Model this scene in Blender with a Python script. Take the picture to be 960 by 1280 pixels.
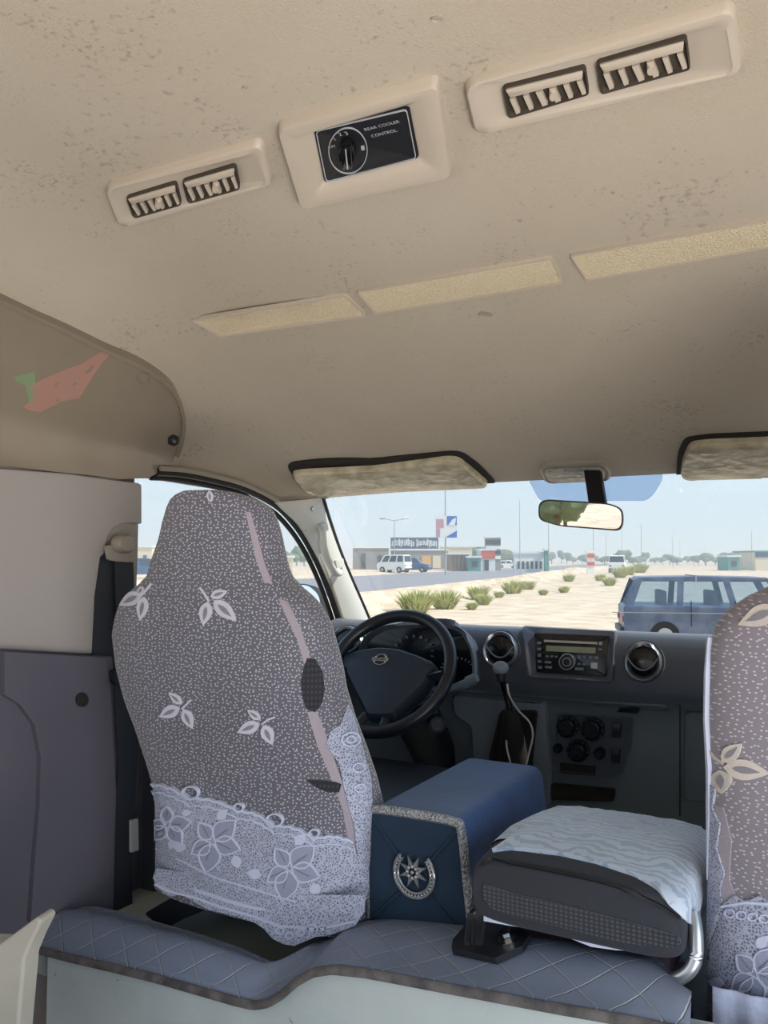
import bpy, math, random
from mathutils import Vector, Matrix, noise
from mathutils.bvhtree import BVHTree
from mathutils.geometry import delaunay_2d_cdt
PI = math.pi
random.seed(7)
S = bpy.context.scene
for o in list(bpy.data.objects): bpy.data.objects.remove(o)
COL = S.collection

# ------------------------------------------------------------------ camera, world, light, exposure
H = 2.1                         # eye height above the sand outside
F = 1040.0; YAW = math.radians(29.0); PIT = math.atan2(60, F)
cs, sn, cp, sp = math.cos(YAW), math.sin(YAW), math.cos(PIT), math.sin(PIT)
RT = Vector((cs, sn, 0)); FW = Vector((-sn*cp, cs*cp, sp)); UP = Vector((sn*sp, -cs*sp, cp))
cam_d = bpy.data.cameras.new('camera'); cam = bpy.data.objects.new('camera', cam_d); COL.objects.link(cam)
cam_d.sensor_fit = 'HORIZONTAL'; cam_d.sensor_width = 36; cam_d.lens = F/960*36
cam_d.clip_start = 0.02; cam_d.clip_end = 3000
cam.matrix_world = Matrix(((RT.x, UP.x, -FW.x, 0), (RT.y, UP.y, -FW.y, 0), (RT.z, UP.z, -FW.z, H), (0, 0, 0, 1)))
S.camera = cam
S.view_settings.view_transform = 'Standard'
try: S.view_settings.look = 'None'
except Exception: pass
S.view_settings.gamma = 1.0; S.view_settings.use_curve_mapping = False
S.view_settings.exposure = 0.35

W = bpy.data.worlds.new('sky'); S.world = W; W.use_nodes = True
nt = W.node_tree; nt.nodes.clear()
bg = nt.nodes.new('ShaderNodeBackground'); out = nt.nodes.new('ShaderNodeOutputWorld')
tc = nt.nodes.new('ShaderNodeTexCoord'); sx = nt.nodes.new('ShaderNodeSeparateXYZ'); cr = nt.nodes.new('ShaderNodeValToRGB')
nt.links.new(tc.outputs['Generated'], sx.inputs[0]); nt.links.new(sx.outputs['Z'], cr.inputs[0])
e = cr.color_ramp.elements
e[0].position = 0.0; e[0].color = (0.78, 0.82, 0.82, 1)
e[1].position = 1.0; e[1].color = (0.25, 0.42, 0.72, 1)
for p_, c_ in ((0.03, (0.72, 0.82, 0.88, 1)), (0.14, (0.57, 0.76, 0.93, 1)), (0.4, (0.42, 0.60, 0.80, 1))):
    k = e.new(p_); k.color = c_
nt.links.new(cr.outputs[0], bg.inputs[0]); bg.inputs[1].default_value = 1.08
nt.links.new(bg.outputs[0], out.inputs[0])

sun_d = bpy.data.lights.new('sun', 'SUN'); sun_d.energy = 4.6; sun_d.angle = math.radians(0.6); sun_d.color = (1.0, 0.93, 0.80)
sun = bpy.data.objects.new('sun', sun_d); COL.objects.link(sun)
SUND = Vector((-0.58, -0.10, -0.72)).normalized()       # the way the light travels
sun.rotation_euler = SUND.to_track_quat('-Z', 'Y').to_euler(); sun.location = (10, -5, 20)

def area(name, loc, target, sx_, sy_, power, color, spread=PI):   # unseen fill lamp added to brighten the cab, tinted like daylight
    l = bpy.data.lights.new(name, 'AREA'); l.shape = 'RECTANGLE'; l.size = sx_; l.size_y = sy_; l.energy = power; l.spread = spread; l.color = color
    o = bpy.data.objects.new(name, l); COL.objects.link(o)
    d = Vector(target)-Vector(loc); o.rotation_euler = d.to_track_quat('-Z', 'Y').to_euler(); o.location = Vector(loc)+Vector((0, 0, H))
    return o
area('fill_side_door', (0.80, 0.15, -0.30), (-0.9, 0.9, -0.4), 1.5, 1.1, 13, (0.80, 0.90, 1.0))       # added cool fill, placed at the open door
area('fill_sand_bounce', (0.70, -0.35, -0.75), (-0.30, 0.45, 0.58), 1.0, 0.5, 8.5, (1.0, 0.94, 0.86), math.radians(95))    # added warm fill for the ceiling, aimed up like sand bounce
area('fill_side_window', (-1.28, -0.1, -0.02), (0.2, 0.6, 0.3), 1.3, 0.34, 2.2, (1.0, 0.95, 0.86))  # added warm fill lamp just inside the left window

# ------------------------------------------------------------------ helpers
def ray(px, py): return (RT*((px-480)/F) + UP*((640-py)/F) + FW)
def onX(px, py, X): r = ray(px, py); return r*(X/r.x)
def onY(px, py, Y): r = ray(px, py); return r*(Y/r.y)
def onZ(px, py, Z): r = ray(px, py); return r*(Z/r.z)
def at(px, py, t): return ray(px, py)*t
def bvh_proj(b):
    def f(px, py):
        r = ray(px, py).normalized(); h = b.ray_cast(Vector((0, 0, 0)), r)
        if h[0] is None: return None
        n = h[1].normalized()
        if n.dot(r) > 0: n = -n
        return h[0], n
    return f
def plane_proj(p0, n):
    p0 = Vector(p0); n = Vector(n).normalized()
    if n.dot(p0) > 0: n = -n
    def f(px, py):
        r = ray(px, py); return r*(p0.dot(n)/r.dot(n)), n
    return f
def safe(proj, px, py, cx, cy):
    for k in range(60):
        h = proj(px, py)
        if h: return h
        px += (cx-px)*0.05; py += (cy-py)*0.05
    hx, hy = getattr(proj, 'home', (cx, cy))
    for k in range(100):
        h = proj(px, py)
        if h: return h
        px += (hx-px)*0.02; py += (hy-py)*0.02
    raise RuntimeError('miss %s %s' % (px, py))
def rp(pts, r=6, n=4):               # round the corners of a polygon
    out_ = []; N = len(pts)
    for i in range(N):
        a, b, c = [Vector(pts[(i+k) % N]) for k in (-1, 0, 1)]
        ra = min(r, (a-b).length*0.45); rc = min(r, (c-b).length*0.45)
        p = b+(a-b).normalized()*ra; q = b+(c-b).normalized()*rc
        for k in range(n+1):
            t = k/n; out_.append(tuple((1-t)**2*p+2*t*(1-t)*b+t*t*q))
    return out_
def cen(poly): return (sum(p[0] for p in poly)/len(poly), sum(p[1] for p in poly)/len(poly))
def sc(poly, k, ky=None, c=None):
    ky = k if ky is None else ky; c = c or cen(poly)
    return [(c[0]+(p[0]-c[0])*k, c[1]+(p[1]-c[1])*ky) for p in poly]
def ell(cx, cy, a, b, rot=0, n=24, a0=0, a1=2*PI):
    m = n if abs(a1-a0-2*PI) < 1e-6 else n+1
    c, s = math.cos(rot), math.sin(rot)
    return [(cx+a*math.cos(a0+(a1-a0)*k/n)*c-b*math.sin(a0+(a1-a0)*k/n)*s, cy+a*math.cos(a0+(a1-a0)*k/n)*s+b*math.sin(a0+(a1-a0)*k/n)*c) for k in range(m)]
def ipol(tab, x):
    if x <= tab[0][0]: return tab[0][1]
    for (a, b), (c, d) in zip(tab, tab[1:]):
        if x <= c: return b+(d-b)*(x-a)/(c-a) if c > a else d
    return tab[-1][1]
def smooth_path(pts, n=6):
    pts = [Vector(p) for p in pts]; o = []
    for i in range(len(pts)-1):
        p0 = pts[max(i-1, 0)]; p1 = pts[i]; p2 = pts[i+1]; p3 = pts[min(i+2, len(pts)-1)]
        for k in range(n):
            t = k/n
            o.append(0.5*((2*p1)+(p2-p0)*t+(2*p0-5*p1+4*p2-p3)*t*t+(3*p1-p0-3*p2+p3)*t**3))
    o.append(pts[-1]); return o

class MB:
    def __init__(s): s.v = []; s.f = []; s.m = []
    def add(s, vs, fs, m=0):
        b = len(s.v); s.v += [tuple(v) for v in vs]; s.f += [tuple(b+i for i in f) for f in fs]; s.m += [m]*len(fs); return s
    def box(s, c, d, m=0, rot=None):
        c = Vector(c); R = rot or Matrix.Identity(3)
        vs = [c+R@Vector((x*d[0]/2, y*d[1]/2, z*d[2]/2)) for x in (-1, 1) for y in (-1, 1) for z in (-1, 1)]
        return s.add(vs, [(0, 1, 3, 2), (4, 6, 7, 5), (0, 4, 5, 1), (2, 3, 7, 6), (0, 2, 6, 4), (1, 5, 7, 3)], m)
    def rings(s, rs, m=0, caps=True, closed=True):
        n = len(rs[0]); vs = [p for r in rs for p in r]; fs = []
        for i in range(len(rs)-1):
            for j in range(n if closed else n-1):
                k = (j+1) % n; fs.append((i*n+j, i*n+k, (i+1)*n+k, (i+1)*n+j))
        if caps: fs.append(tuple(range(n))[::-1]); fs.append(tuple((len(rs)-1)*n+j for j in range(n)))
        return s.add(vs, fs, m)
    def tube(s, path, r, n=10, m=0, closed=False):
        path = [Vector(p) for p in path]; N = len(path); rs = []
        up = Vector((0.13, 0.31, 0.94))
        for i, p in enumerate(path):
            if closed: t = path[(i+1) % N]-path[i-1]
            else: t = path[min(i+1, N-1)]-path[max(i-1, 0)]
            t = t.normalized(); a = t.cross(up)
            if a.length < 1e-3: a = t.cross(Vector((1, 0, 0)))
            a.normalize(); b = t.cross(a); rr = r(i/(max(N-1, 1))) if callable(r) else r
            if isinstance(rr, tuple): ra, rb = rr
            else: ra = rb = rr
            rs.append([p+a*ra*math.cos(2*PI*k/n)+b*rb*math.sin(2*PI*k/n) for k in range(n)])
        if closed: rs.append(rs[0]); return s.rings(rs, m, caps=False)
        return s.rings(rs, m)
    def grid(s, P, m=0):               # rows of points
        n = len(P[0]); vs = [p for r in P for p in r]
        return s.add(vs, [(i*n+j, i*n+j+1, (i+1)*n+j+1, (i+1)*n+j) for i in range(len(P)-1) for j in range(n-1)], m)
    def prism(s, poly, vec, m=0):      # closed polygon of 3D points pushed along vec
        n = len(poly); vec = Vector(vec); poly = [Vector(p) for p in poly]
        return s.rings([poly, [p+vec for p in poly]], m)
    def sphere(s, c, r, m=0, nu=16, nv=10, sq=(1, 1, 1)):
        c = Vector(c); rs = []
        for i in range(nv+1):
            a = PI*i/nv; a = min(max(a, 0.02), PI-0.02)
            rs.append([c+Vector((r*sq[0]*math.sin(a)*math.cos(2*PI*k/nu), r*sq[1]*math.sin(a)*math.sin(2*PI*k/nu), r*sq[2]*math.cos(a))) for k in range(nu)])
        return s.rings(rs, m)
    # --- drawing on a surface seen along the rays
    def patch(s, proj, poly, off=0.003, thick=None, step=None, m=0):
        c = cen(poly); thick = off+0.002 if thick is None else thick
        pts = [Vector(p) for p in poly]; N = len(pts); edges = [(i, (i+1) % N) for i in range(N)]
        allp = list(pts)
        if step:
            x0 = min(p.x for p in pts); x1 = max(p.x for p in pts); y0 = min(p.y for p in pts); y1 = max(p.y for p in pts)
            def inside(x, y):
                r = False
                for i in range(N):
                    a, b = pts[i], pts[(i+1) % N]
                    if (a.y > y) != (b.y > y) and x < (b.x-a.x)*(y-a.y)/(b.y-a.y)+a.x: r = not r
                return r
            y = y0+step*0.5
            while y < y1:
                x = x0+step*0.5
                while x < x1:
                    if inside(x, y): allp.append(Vector((x, y)))
                    x += step
                y += step
        vs, es, fs, *_ = delaunay_2d_cdt([Vector((p.x, p.y)) for p in allp], edges, [], 1, 1e-4)
        top = []; bot = []
        for v in vs:
            p, n = safe(proj, v.x, v.y, *c); top.append(p+n*off); bot.append(p+n*(off-thick))
        cnt = {}
        for f in fs:
            for i in range(len(f)):
                a, b = f[i], f[(i+1) % len(f)]; k = (min(a, b), max(a, b)); cnt.setdefault(k, []).append((a, b))
        n = len(vs); F_ = [tuple(f) for f in fs]+[(a, b, b+n, a+n) for k, l in cnt.items() if len(l) == 1 for a, b in l]
        s.add(top+bot, F_, m); return s
    def stack(s, proj, levels, m=0, fill=True, mfill=None):   # nested outlines (same count) at their offsets
        c = cen(levels[0][0]); rs = []
        for poly, off in levels:
            r = []
            for p in poly:
                q, n = safe(proj, p[0], p[1], *c); r.append(q+n*off)
            rs.append(r)
        s.rings(rs, m, caps=False)
        if fill:
            k = len(rs[-1]); mid = sum(rs[-1], Vector())/k
            s.add(rs[-1]+[mid], [(i, (i+1) % k, k) for i in range(k)], m if mfill is None else mfill)
        return s
    def ribbon(s, proj, line, w, off=0.003, m=0, closed=False):
        line = [Vector((p[0], p[1])) for p in line]; L = []; Rr = []; N = len(line)
        for i, p in enumerate(line):
            t = (line[(i+1) % N]-line[i-1]) if closed else (line[min(i+1, N-1)]-line[max(i-1, 0)])
            t = t.normalized(); q = Vector((-t.y, t.x))*w/2; L.append(p+q); Rr.append(p-q)
        rows = []
        c = cen(line)
        for a, b in zip(L, Rr):
            (p, n), (q, n2) = safe(proj, a.x, a.y, *c), safe(proj, b.x, b.y, *c)
            rows.append([p-n*0.001, p+n*off, q+n2*off, q-n2*0.001])
        if closed: rows.append(rows[0])
        return s.grid(rows, m)
    def text(s, txt, origin, xd, yd, size, m=0, lift=0.0):
        cu = bpy.data.curves.new('t', 'FONT'); cu.body = txt; cu.size = 1; cu.align_x = 'CENTER'; cu.align_y = 'CENTER'; cu.resolution_u = 2
        ob = bpy.data.objects.new('t', cu); me = bpy.data.meshes.new_from_object(ob)
        xd = Vector(xd).normalized(); yd = Vector(yd).normalized(); nn = xd.cross(yd)
        s.add([Vector(origin)+xd*v.co.x*size+yd*v.co.y*size+nn*lift for v in me.vertices], [tuple(p.vertices) for p in me.polygons], m)
        bpy.data.objects.remove(ob); bpy.data.curves.remove(cu); bpy.data.meshes.remove(me); return s
    def bvh(s): return BVHTree.FromPolygons([Vector(v) for v in s.v], s.f)

WLOC = {}
def link(o): COL.objects.link(o); return o
def part(name, mb, mats, parent=None, smooth=40, bevel=0, subd=0):
    me = bpy.data.meshes.new(name); me.from_pydata(mb.v, [], mb.f); me.update()
    mats = mats if isinstance(mats, (list, tuple)) else [mats]
    for m in mats: me.materials.append(m)
    me.polygons.foreach_set('material_index', mb.m)
    import bmesh
    bm = bmesh.new(); bm.from_mesh(me); bmesh.ops.remove_doubles(bm, verts=bm.verts, dist=1e-5)
    bmesh.ops.recalc_face_normals(bm, faces=bm.faces); bm.to_mesh(me); bm.free()
    if smooth:
        me.polygons.foreach_set('use_smooth', [True]*len(me.polygons)); me.set_sharp_from_angle(angle=math.radians(smooth))
    o = link(bpy.data.objects.new(name, me))
    if bevel:
        b = o.modifiers.new('bevel', 'BEVEL'); b.width = bevel; b.segments = 3; b.limit_method = 'ANGLE'; b.angle_limit = math.radians(40)
    if subd:
        b = o.modifiers.new('subd', 'SUBSURF'); b.levels = subd; b.render_levels = subd
    if parent is not None:
        o.parent = parent
        if parent.name in WLOC: o.location = -WLOC[parent.name]
    return o
def tag(o, label, cat, group=None, kind=None):
    o['label'] = label; o['category'] = cat
    if group: o['group'] = group
    if kind: o['kind'] = kind
    return o
def thing(name, label, cat, loc, group=None):
    o = link(bpy.data.objects.new(name, None)); o.empty_display_size = 0.05; o.location = Vector(loc); WLOC[o.name] = Vector(loc)
    return tag(o, label, cat, group)
def single(name, mb, mats, label, cat, group=None, **k): return tag(part(name, mb, mats, **k), label, cat, group)
def struct(name, mb, mats, label=None, **k):
    o = part(name, mb, mats, **k); o['kind'] = 'structure'
    if label: o['label'] = label; o['category'] = name.split('_')[0]
    return o
def copy_tree(o, parent=None):
    c = o.copy(); COL.objects.link(c)
    if parent: c.parent = parent
    for ch in [x for x in bpy.data.objects if x.parent == o]: copy_tree(ch, c)
    return c

# ------------------------------------------------------------------ materials
def srgb(r, g, b):
    f = lambda c: (c/255)/12.92 if c/255 <= 0.04045 else ((c/255+0.055)/1.055)**2.4
    return (f(r), f(g), f(b), 1)
def M(name, col, rough=0.6, metal=0, spec=0.5, bump=0, bscale=200, var=0.0, vscale=3, col2=None, spots=None, sheen=0, emit=None, mottle=None):
    """principled material; var/col2: slow colour variation; spots=(scale, threshold, colour): small stains"""
    m = bpy.data.materials.new(name); m.use_nodes = True; t = m.node_tree; b = t.nodes['Principled BSDF']; L = t.links
    b.inputs['Base Color'].default_value = col; b.inputs['Roughness'].default_value = rough; b.inputs['Metallic'].default_value = metal
    b.inputs['Specular IOR Level'].default_value = spec
    if sheen: b.inputs['Sheen Weight'].default_value = sheen
    co = t.nodes.new('ShaderNodeTexCoord'); cur = None
    if var:
        nz = t.nodes.new('ShaderNodeTexNoise'); nz.inputs['Scale'].default_value = vscale; nz.inputs['Detail'].default_value = 5
        L.new(co.outputs['Object'], nz.inputs['Vector'])
        mx = t.nodes.new('ShaderNodeMix'); mx.data_type = 'RGBA'
        mr = t.nodes.new('ShaderNodeMapRange'); mr.inputs[1].default_value = 0.35; mr.inputs[2].default_value = 0.65; mr.inputs[4].default_value = var
        L.new(nz.outputs[0], mr.inputs[0]); L.new(mr.outputs[0], mx.inputs[0])
        mx.inputs[6].default_value = col; mx.inputs[7].default_value = col2 or tuple(c*0.5 for c in col[:3])+(1,); cur = mx.outputs[2]
    if spots:
        for (scl, thr, scol, wid) in spots:
            nz = t.nodes.new('ShaderNodeTexNoise'); nz.inputs['Scale'].default_value = scl; nz.inputs['Detail'].default_value = 3
            L.new(co.outputs['Object'], nz.inputs['Vector'])
            big = t.nodes.new('ShaderNodeTexNoise'); big.inputs['Scale'].default_value = scl*0.055; L.new(co.outputs['Object'], big.inputs['Vector'])
            ad = t.nodes.new('ShaderNodeMath'); ad.operation = 'MULTIPLY_ADD'; ad.inputs[1].default_value = 0.5; L.new(big.outputs[0], ad.inputs[0]); L.new(nz.outputs[0], ad.inputs[2])
            mr = t.nodes.new('ShaderNodeMapRange'); mr.inputs[1].default_value = thr; mr.inputs[2].default_value = thr+wid; mr.inputs[4].default_value = scol[3]
            L.new(ad.outputs[0], mr.inputs[0]); mx = t.nodes.new('ShaderNodeMix'); mx.data_type = 'RGBA'; L.new(mr.outputs[0], mx.inputs[0])
            if cur: L.new(cur, mx.inputs[6])
            else: mx.inputs[6].default_value = col
            mx.inputs[7].default_value = tuple(scol[:3])+(1,); cur = mx.outputs[2]
    if cur: L.new(cur, b.inputs['Base Color'])
    if bump:
        nz = t.nodes.new('ShaderNodeTexNoise'); nz.inputs['Scale'].default_value = bscale; nz.inputs['Detail'].default_value = 3
        L.new(co.outputs['Object'], nz.inputs['Vector']); bp = t.nodes.new('ShaderNodeBump'); bp.inputs['Strength'].default_value = bump; bp.inputs['Distance'].default_value = 0.004
        L.new(nz.outputs[0], bp.inputs['Height']); L.new(bp.outputs[0], b.inputs['Normal'])
    if emit: b.inputs['Emission Color'].default_value = emit; b.inputs['Emission Strength'].default_value = 1
    return m
def lace(name, ground, thread, scale, thr, kind='dots', sheen=0.3, stretch=(1, 1, 1), rnd_=0.75):
    """knitted cloth: dark ground with light dots, or light net with dark holes"""
    m = bpy.data.materials.new(name); m.use_nodes = True; t = m.node_tree; b = t.nodes['Principled BSDF']; L = t.links
    co = t.nodes.new('ShaderNodeTexCoord'); mp = t.nodes.new('ShaderNodeMapping'); mp.inputs['Scale'].default_value = stretch; L.new(co.outputs['Object'], mp.inputs[0])
    mx = t.nodes.new('ShaderNodeMix'); mx.data_type = 'RGBA'; mr = t.nodes.new('ShaderNodeMapRange')
    if kind == 'dots':
        vo = t.nodes.new('ShaderNodeTexVoronoi'); vo.voronoi_dimensions = '2D'; vo.inputs['Scale'].default_value = scale; vo.inputs['Randomness'].default_value = rnd_
        sp3 = t.nodes.new('ShaderNodeSeparateXYZ'); cb3 = t.nodes.new('ShaderNodeCombineXYZ'); ad3 = t.nodes.new('ShaderNodeMath'); ad3.operation = 'ADD'
        L.new(mp.outputs[0], sp3.inputs[0]); L.new(sp3.outputs['X'], ad3.inputs[0]); L.new(sp3.outputs['Y'], ad3.inputs[1]); L.new(ad3.outputs[0], cb3.inputs['X']); L.new(sp3.outputs['Z'], cb3.inputs['Y']); L.new(cb3.outputs[0], vo.inputs[0])
        mr.inputs[1].default_value = thr; mr.inputs[2].default_value = thr*0.6; L.new(vo.outputs['Distance'], mr.inputs[0]); h = vo.outputs['Distance']
    elif kind == 'net':
        vo = t.nodes.new('ShaderNodeTexVoronoi'); vo.feature = 'DISTANCE_TO_EDGE'; vo.inputs['Scale'].default_value = scale; L.new(mp.outputs[0], vo.inputs[0])
        mr.inputs[1].default_value = thr*1.5; mr.inputs[2].default_value = thr; L.new(vo.outputs['Distance'], mr.inputs[0]); h = vo.outputs['Distance']
    else:
        vo = t.nodes.new('ShaderNodeTexWave'); vo.inputs['Scale'].default_value = scale; vo.wave_type = 'RINGS'; vo.inputs['Distortion'].default_value = 14; vo.inputs['Detail'].default_value = 3; vo.inputs['Detail Scale'].default_value = 1.1
        L.new(mp.outputs[0], vo.inputs[0]); mr.inputs[1].default_value = thr-0.15; mr.inputs[2].default_value = thr+0.15; L.new(vo.outputs['Fac'], mr.inputs[0]); h = vo.outputs['Fac']
    mx.inputs[6].default_value = ground; mx.inputs[7].default_value = thread; L.new(mr.outputs[0], mx.inputs[0])
    wv = t.nodes.new('ShaderNodeTexNoise'); wv.inputs['Scale'].default_value = 6; L.new(co.outputs['Object'], wv.inputs[0])
    m2 = t.nodes.new('ShaderNodeMix'); m2.data_type = 'RGBA'; m2.blend_type = 'MULTIPLY'; m2.inputs[0].default_value = 0.35
    L.new(mx.outputs[2], m2.inputs[6]); L.new(wv.outputs[0], m2.inputs[7]); L.new(m2.outputs[2], b.inputs['Base Color'])
    b.inputs['Roughness'].default_value = 0.85; b.inputs['Sheen Weight'].default_value = sheen
    bp = t.nodes.new('ShaderNodeBump'); bp.inputs['Strength'].default_value = 0.25; bp.inputs['Distance'].default_value = 0.002; L.new(mr.outputs[0], bp.inputs['Height']); L.new(bp.outputs[0], b.inputs['Normal'])
    return m
def glass(name, tint=(0.95, 0.985, 0.98, 1), refl=0.06):
    m = bpy.data.materials.new(name); m.use_nodes = True; t = m.node_tree; t.nodes.clear()
    o = t.nodes.new('ShaderNodeOutputMaterial'); mx = t.nodes.new('ShaderNodeMixShader'); tr = t.nodes.new('ShaderNodeBsdfTransparent'); gl = t.nodes.new('ShaderNodeBsdfGlossy')
    tr.inputs[0].default_value = tint; gl.inputs['Roughness'].default_value = 0.02; mx.inputs[0].default_value = refl
    t.links.new(tr.outputs[0], mx.inputs[1]); t.links.new(gl.outputs[0], mx.inputs[2]); t.links.new(mx.outputs[0], o.inputs[0]); return m
MT = {}
mold = (0.085, 0.065, 0.05)
MT['headliner'] = M('headliner_felt', srgb(172, 161, 146), 0.9, bump=0.4, bscale=420, var=0.5, vscale=2.2, col2=srgb(160, 147, 128), sheen=0.1,
                    spots=[(85, .91, mold+(0.34,), 0.14), (170, 0.90, mold+(0.32,), 0.14)])
MT['bezel'] = M('beige_plastic', srgb(180, 168, 154), 0.5, bump=0.05, bscale=300, var=0.2, vscale=9, col2=srgb(166, 152, 136))
MT['trimgloss'] = M('glossy_beige_trim', srgb(132, 121, 107), 0.12, bump=0.02, bscale=15, var=0.4, vscale=6, col2=srgb(116, 105, 92), spots=[(22, 1.03, mold+(0.8,), 0.03)])
MT['trimgrey'] = M('pale_grey_trim', srgb(158, 151, 148), 0.55, bump=0.06, bscale=350, var=0.3, vscale=2, col2=srgb(146, 140, 138))
MT['pillar'] = M('grey_pillar_trim', srgb(190, 190, 186), 0.5, bump=0.05, bscale=300)
MT['anchor'] = M('taupe_plastic', srgb(150, 142, 130), 0.45)
MT['sidelow'] = M('dark_grey_side_trim', srgb(88, 84, 94), 0.6, bump=0.1, bscale=350, var=0.5, vscale=2.5, col2=srgb(70, 70, 82))
MT['diffuser'] = M('ribbed_panel', srgb(222, 206, 176), 0.5, bump=1.0, bscale=420, var=.8, vscale=420, col2=srgb(190, 174, 144))
MT['black'] = M('black_plastic', srgb(22, 24, 30), 0.45)
MT['blackgloss'] = M('gloss_black_plastic', srgb(12, 13, 18), 0.2)
MT['rubber'] = M('black_rubber', srgb(30, 30, 32), 0.6)
MT['slot'] = M('brown_shadow_plastic', srgb(58, 50, 42), 0.7)
MT['dark'] = M('dark_recess', srgb(28, 24, 22), 0.8)
MT['print'] = M('grey_print', srgb(165, 165, 168), 0.6)
MT['visor'] = M('clear_wrapped_visor', srgb(200, 190, 164), 0.16, bump=1.0, bscale=26, var=0.8, vscale=26, col2=srgb(150, 140, 116))
MT['dash'] = M('dark_dash_plastic', srgb(62, 68, 80), 0.45, bump=0.15, bscale=500, sheen=0.35, var=0.3, vscale=8, col2=srgb(54, 60, 72))
MT['dashlow'] = M('slate_dash_plastic', srgb(96, 104, 110), 0.5, bump=0.12, bscale=500, var=0.3, vscale=5, col2=srgb(84, 92, 100))
MT['dashpanel'] = M('slate_panel_plastic', srgb(112, 120, 130), 0.45, bump=0.06, bscale=500)
MT['silver'] = M('satin_silver', srgb(170, 172, 176), 0.3, metal=0.8)
MT['chrome'] = M('chrome', srgb(225, 228, 232), 0.12, metal=1)
MT['lcd'] = M('lcd_strip', srgb(140, 145, 118), 0.3)
MT['wheel'] = M('black_steering_leather', srgb(30, 34, 42), 0.32, bump=0.08, bscale=400)
MT['hub'] = M('airbag_cover', srgb(38, 48, 62), 0.5, bump=0.1, bscale=500)
MT['blue'] = M('blue_velour', srgb(42, 78, 130), 0.9, bump=0.15, bscale=60, var=0.6, vscale=14, col2=srgb(30, 58, 96), sheen=0.2)
MT['blue2'] = M('navy_velour', srgb(16, 40, 62), 0.9, bump=0.15, bscale=60, var=0.4, vscale=14, col2=srgb(10, 30, 50), sheen=0.05)
MT['sequin'] = M('silver_sequin', srgb(185, 185, 185), 0.3, metal=0.6, bump=1.0, bscale=330, var=0.8, vscale=330, col2=srgb(60, 60, 70))
MT['mat'] = None
MT['riser'] = M('pale_sill_vinyl', srgb(188, 194, 192), 0.6, bump=0.1, bscale=200, var=0.6, vscale=5, col2=srgb(160, 168, 168), spots=[(90, 1.0, (0.1, 0.09, 0.08, 0.6), 0.05)])
MT['palesill'] = M('pale_step', srgb(178, 172, 160), 0.6, var=0.4, vscale=8)
MT['ribbon'] = M('worn_binding', srgb(104, 98, 96), 0.8, bump=0.4, bscale=120, var=0.9, vscale=35, col2=srgb(62, 58, 60))
MT['belt'] = M('black_webbing', srgb(30, 33, 42), 0.6, bump=0.2, bscale=700)
MT['floorpan'] = M('grey_floor_pan', srgb(168, 176, 170), 0.7, var=0.5, vscale=6)
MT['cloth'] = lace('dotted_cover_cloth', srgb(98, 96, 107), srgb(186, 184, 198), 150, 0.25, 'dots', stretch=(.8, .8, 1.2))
MT['leaf'] = M('woven_leaf', srgb(186, 184, 198), 0.85, sheen=0.3, bump=0.3, bscale=500)
MT['leafvein'] = M('leaf_vein', srgb(124, 120, 130), 0.9)
MT['net'] = lace('lace_net', srgb(112, 116, 138), srgb(180, 184, 206), 230, 0.13, 'net')
MT['hem'] = M('hem_band', srgb(186, 190, 212), 0.85, bump=0.4, bscale=90, sheen=0.3)
MT['cloth2'] = lace('sun_tinted_cover_cloth', srgb(136, 128, 138), srgb(200, 192, 198), 150, 0.22, 'dots', stretch=(.9, .5, 1.2))  # passenger copy of the cover cloth, warm sunlight put into the colour
MT['leaf2'] = M('sun_tinted_woven_leaf', srgb(190, 180, 172), 0.85, bump=0.3, bscale=500)  # woven leaf copy, warmed to look sunlit
MT['petal'] = M('lace_petal', srgb(146, 149, 172), 0.85, bump=0.4, bscale=400)
MT['stripe'] = M('seam_band', srgb(148, 138, 148), 0.85, bump=0.4, bscale=300, sheen=0.3)
MT['foam'] = lace('black_seat_mesh', srgb(26, 26, 34), srgb(50, 50, 62), 110, 0.36, 'dots', rnd_=0)
MT['charcoal'] = M('charcoal_seat_fabric', srgb(40, 42, 50), 0.9, bump=0.3, bscale=500, sheen=0.05)
MT['charcoalmesh'] = lace('charcoal_seat_mesh', srgb(30, 32, 40), srgb(62, 64, 76), 190, 0.40, 'dots', rnd_=0, stretch=(.8, .2, 1))
MT['topcover'] = lace('swirled_lace', srgb(196, 208, 224), srgb(164, 180, 202), 20, 0.6, 'wave')
MT['maroon'] = M('maroon_fabric', srgb(70, 46, 60), 0.9, var=0.7, vscale=40, col2=srgb(50, 30, 40))
MT['glass'] = glass('window_glass')
MT['mirror'] = M('mirror_glass', (0.9, 0.9, 0.9, 1), 0.01, metal=1)
# ================================================================== THE VAN: SHELL
XL, XR = -1.33, 0.46
XC = (XL+XR)/2; HW = (XR-XL)/2
ZC = [(-1.4, .60), (0.5, .585), (0.75, .572), (0.92, .55), (1.08, .505), (1.25, .45), (1.42, .39), (1.6, .325), (1.75, .27), (1.9, .222), (1.97, .196)]
ZE = [(-1.4, .155), (1.2, .162), (1.32, .178), (1.74, .165), (1.97, .145)]
def ceil_z(x, y):
    zc = (ipol(ZC, y-0.05)+ipol(ZC, y)+ipol(ZC, y+0.05))/3 if y < 1.9 else ipol(ZC, y); ze = ipol(ZE, y)
    d = HW-abs(x-XC); w = 0.42; g = 1.0 if d >= w else max(0, 1-(1-max(d, 0)/w)**2.5)**0.5
    return ze+(zc-ze)*g
XS = [XC-HW*math.cos(PI*k/2/24*1) if False else XL+(1-math.cos(PI*k/96))*HW for k in range(97)]
YS = [-1.4+0.1*k for k in range(19)]+[0.45+0.04*k for k in range(39)]
YS = sorted(set([round(y, 3) for y in YS if y < 1.97]))+[1.97]
hl = MB()
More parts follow.
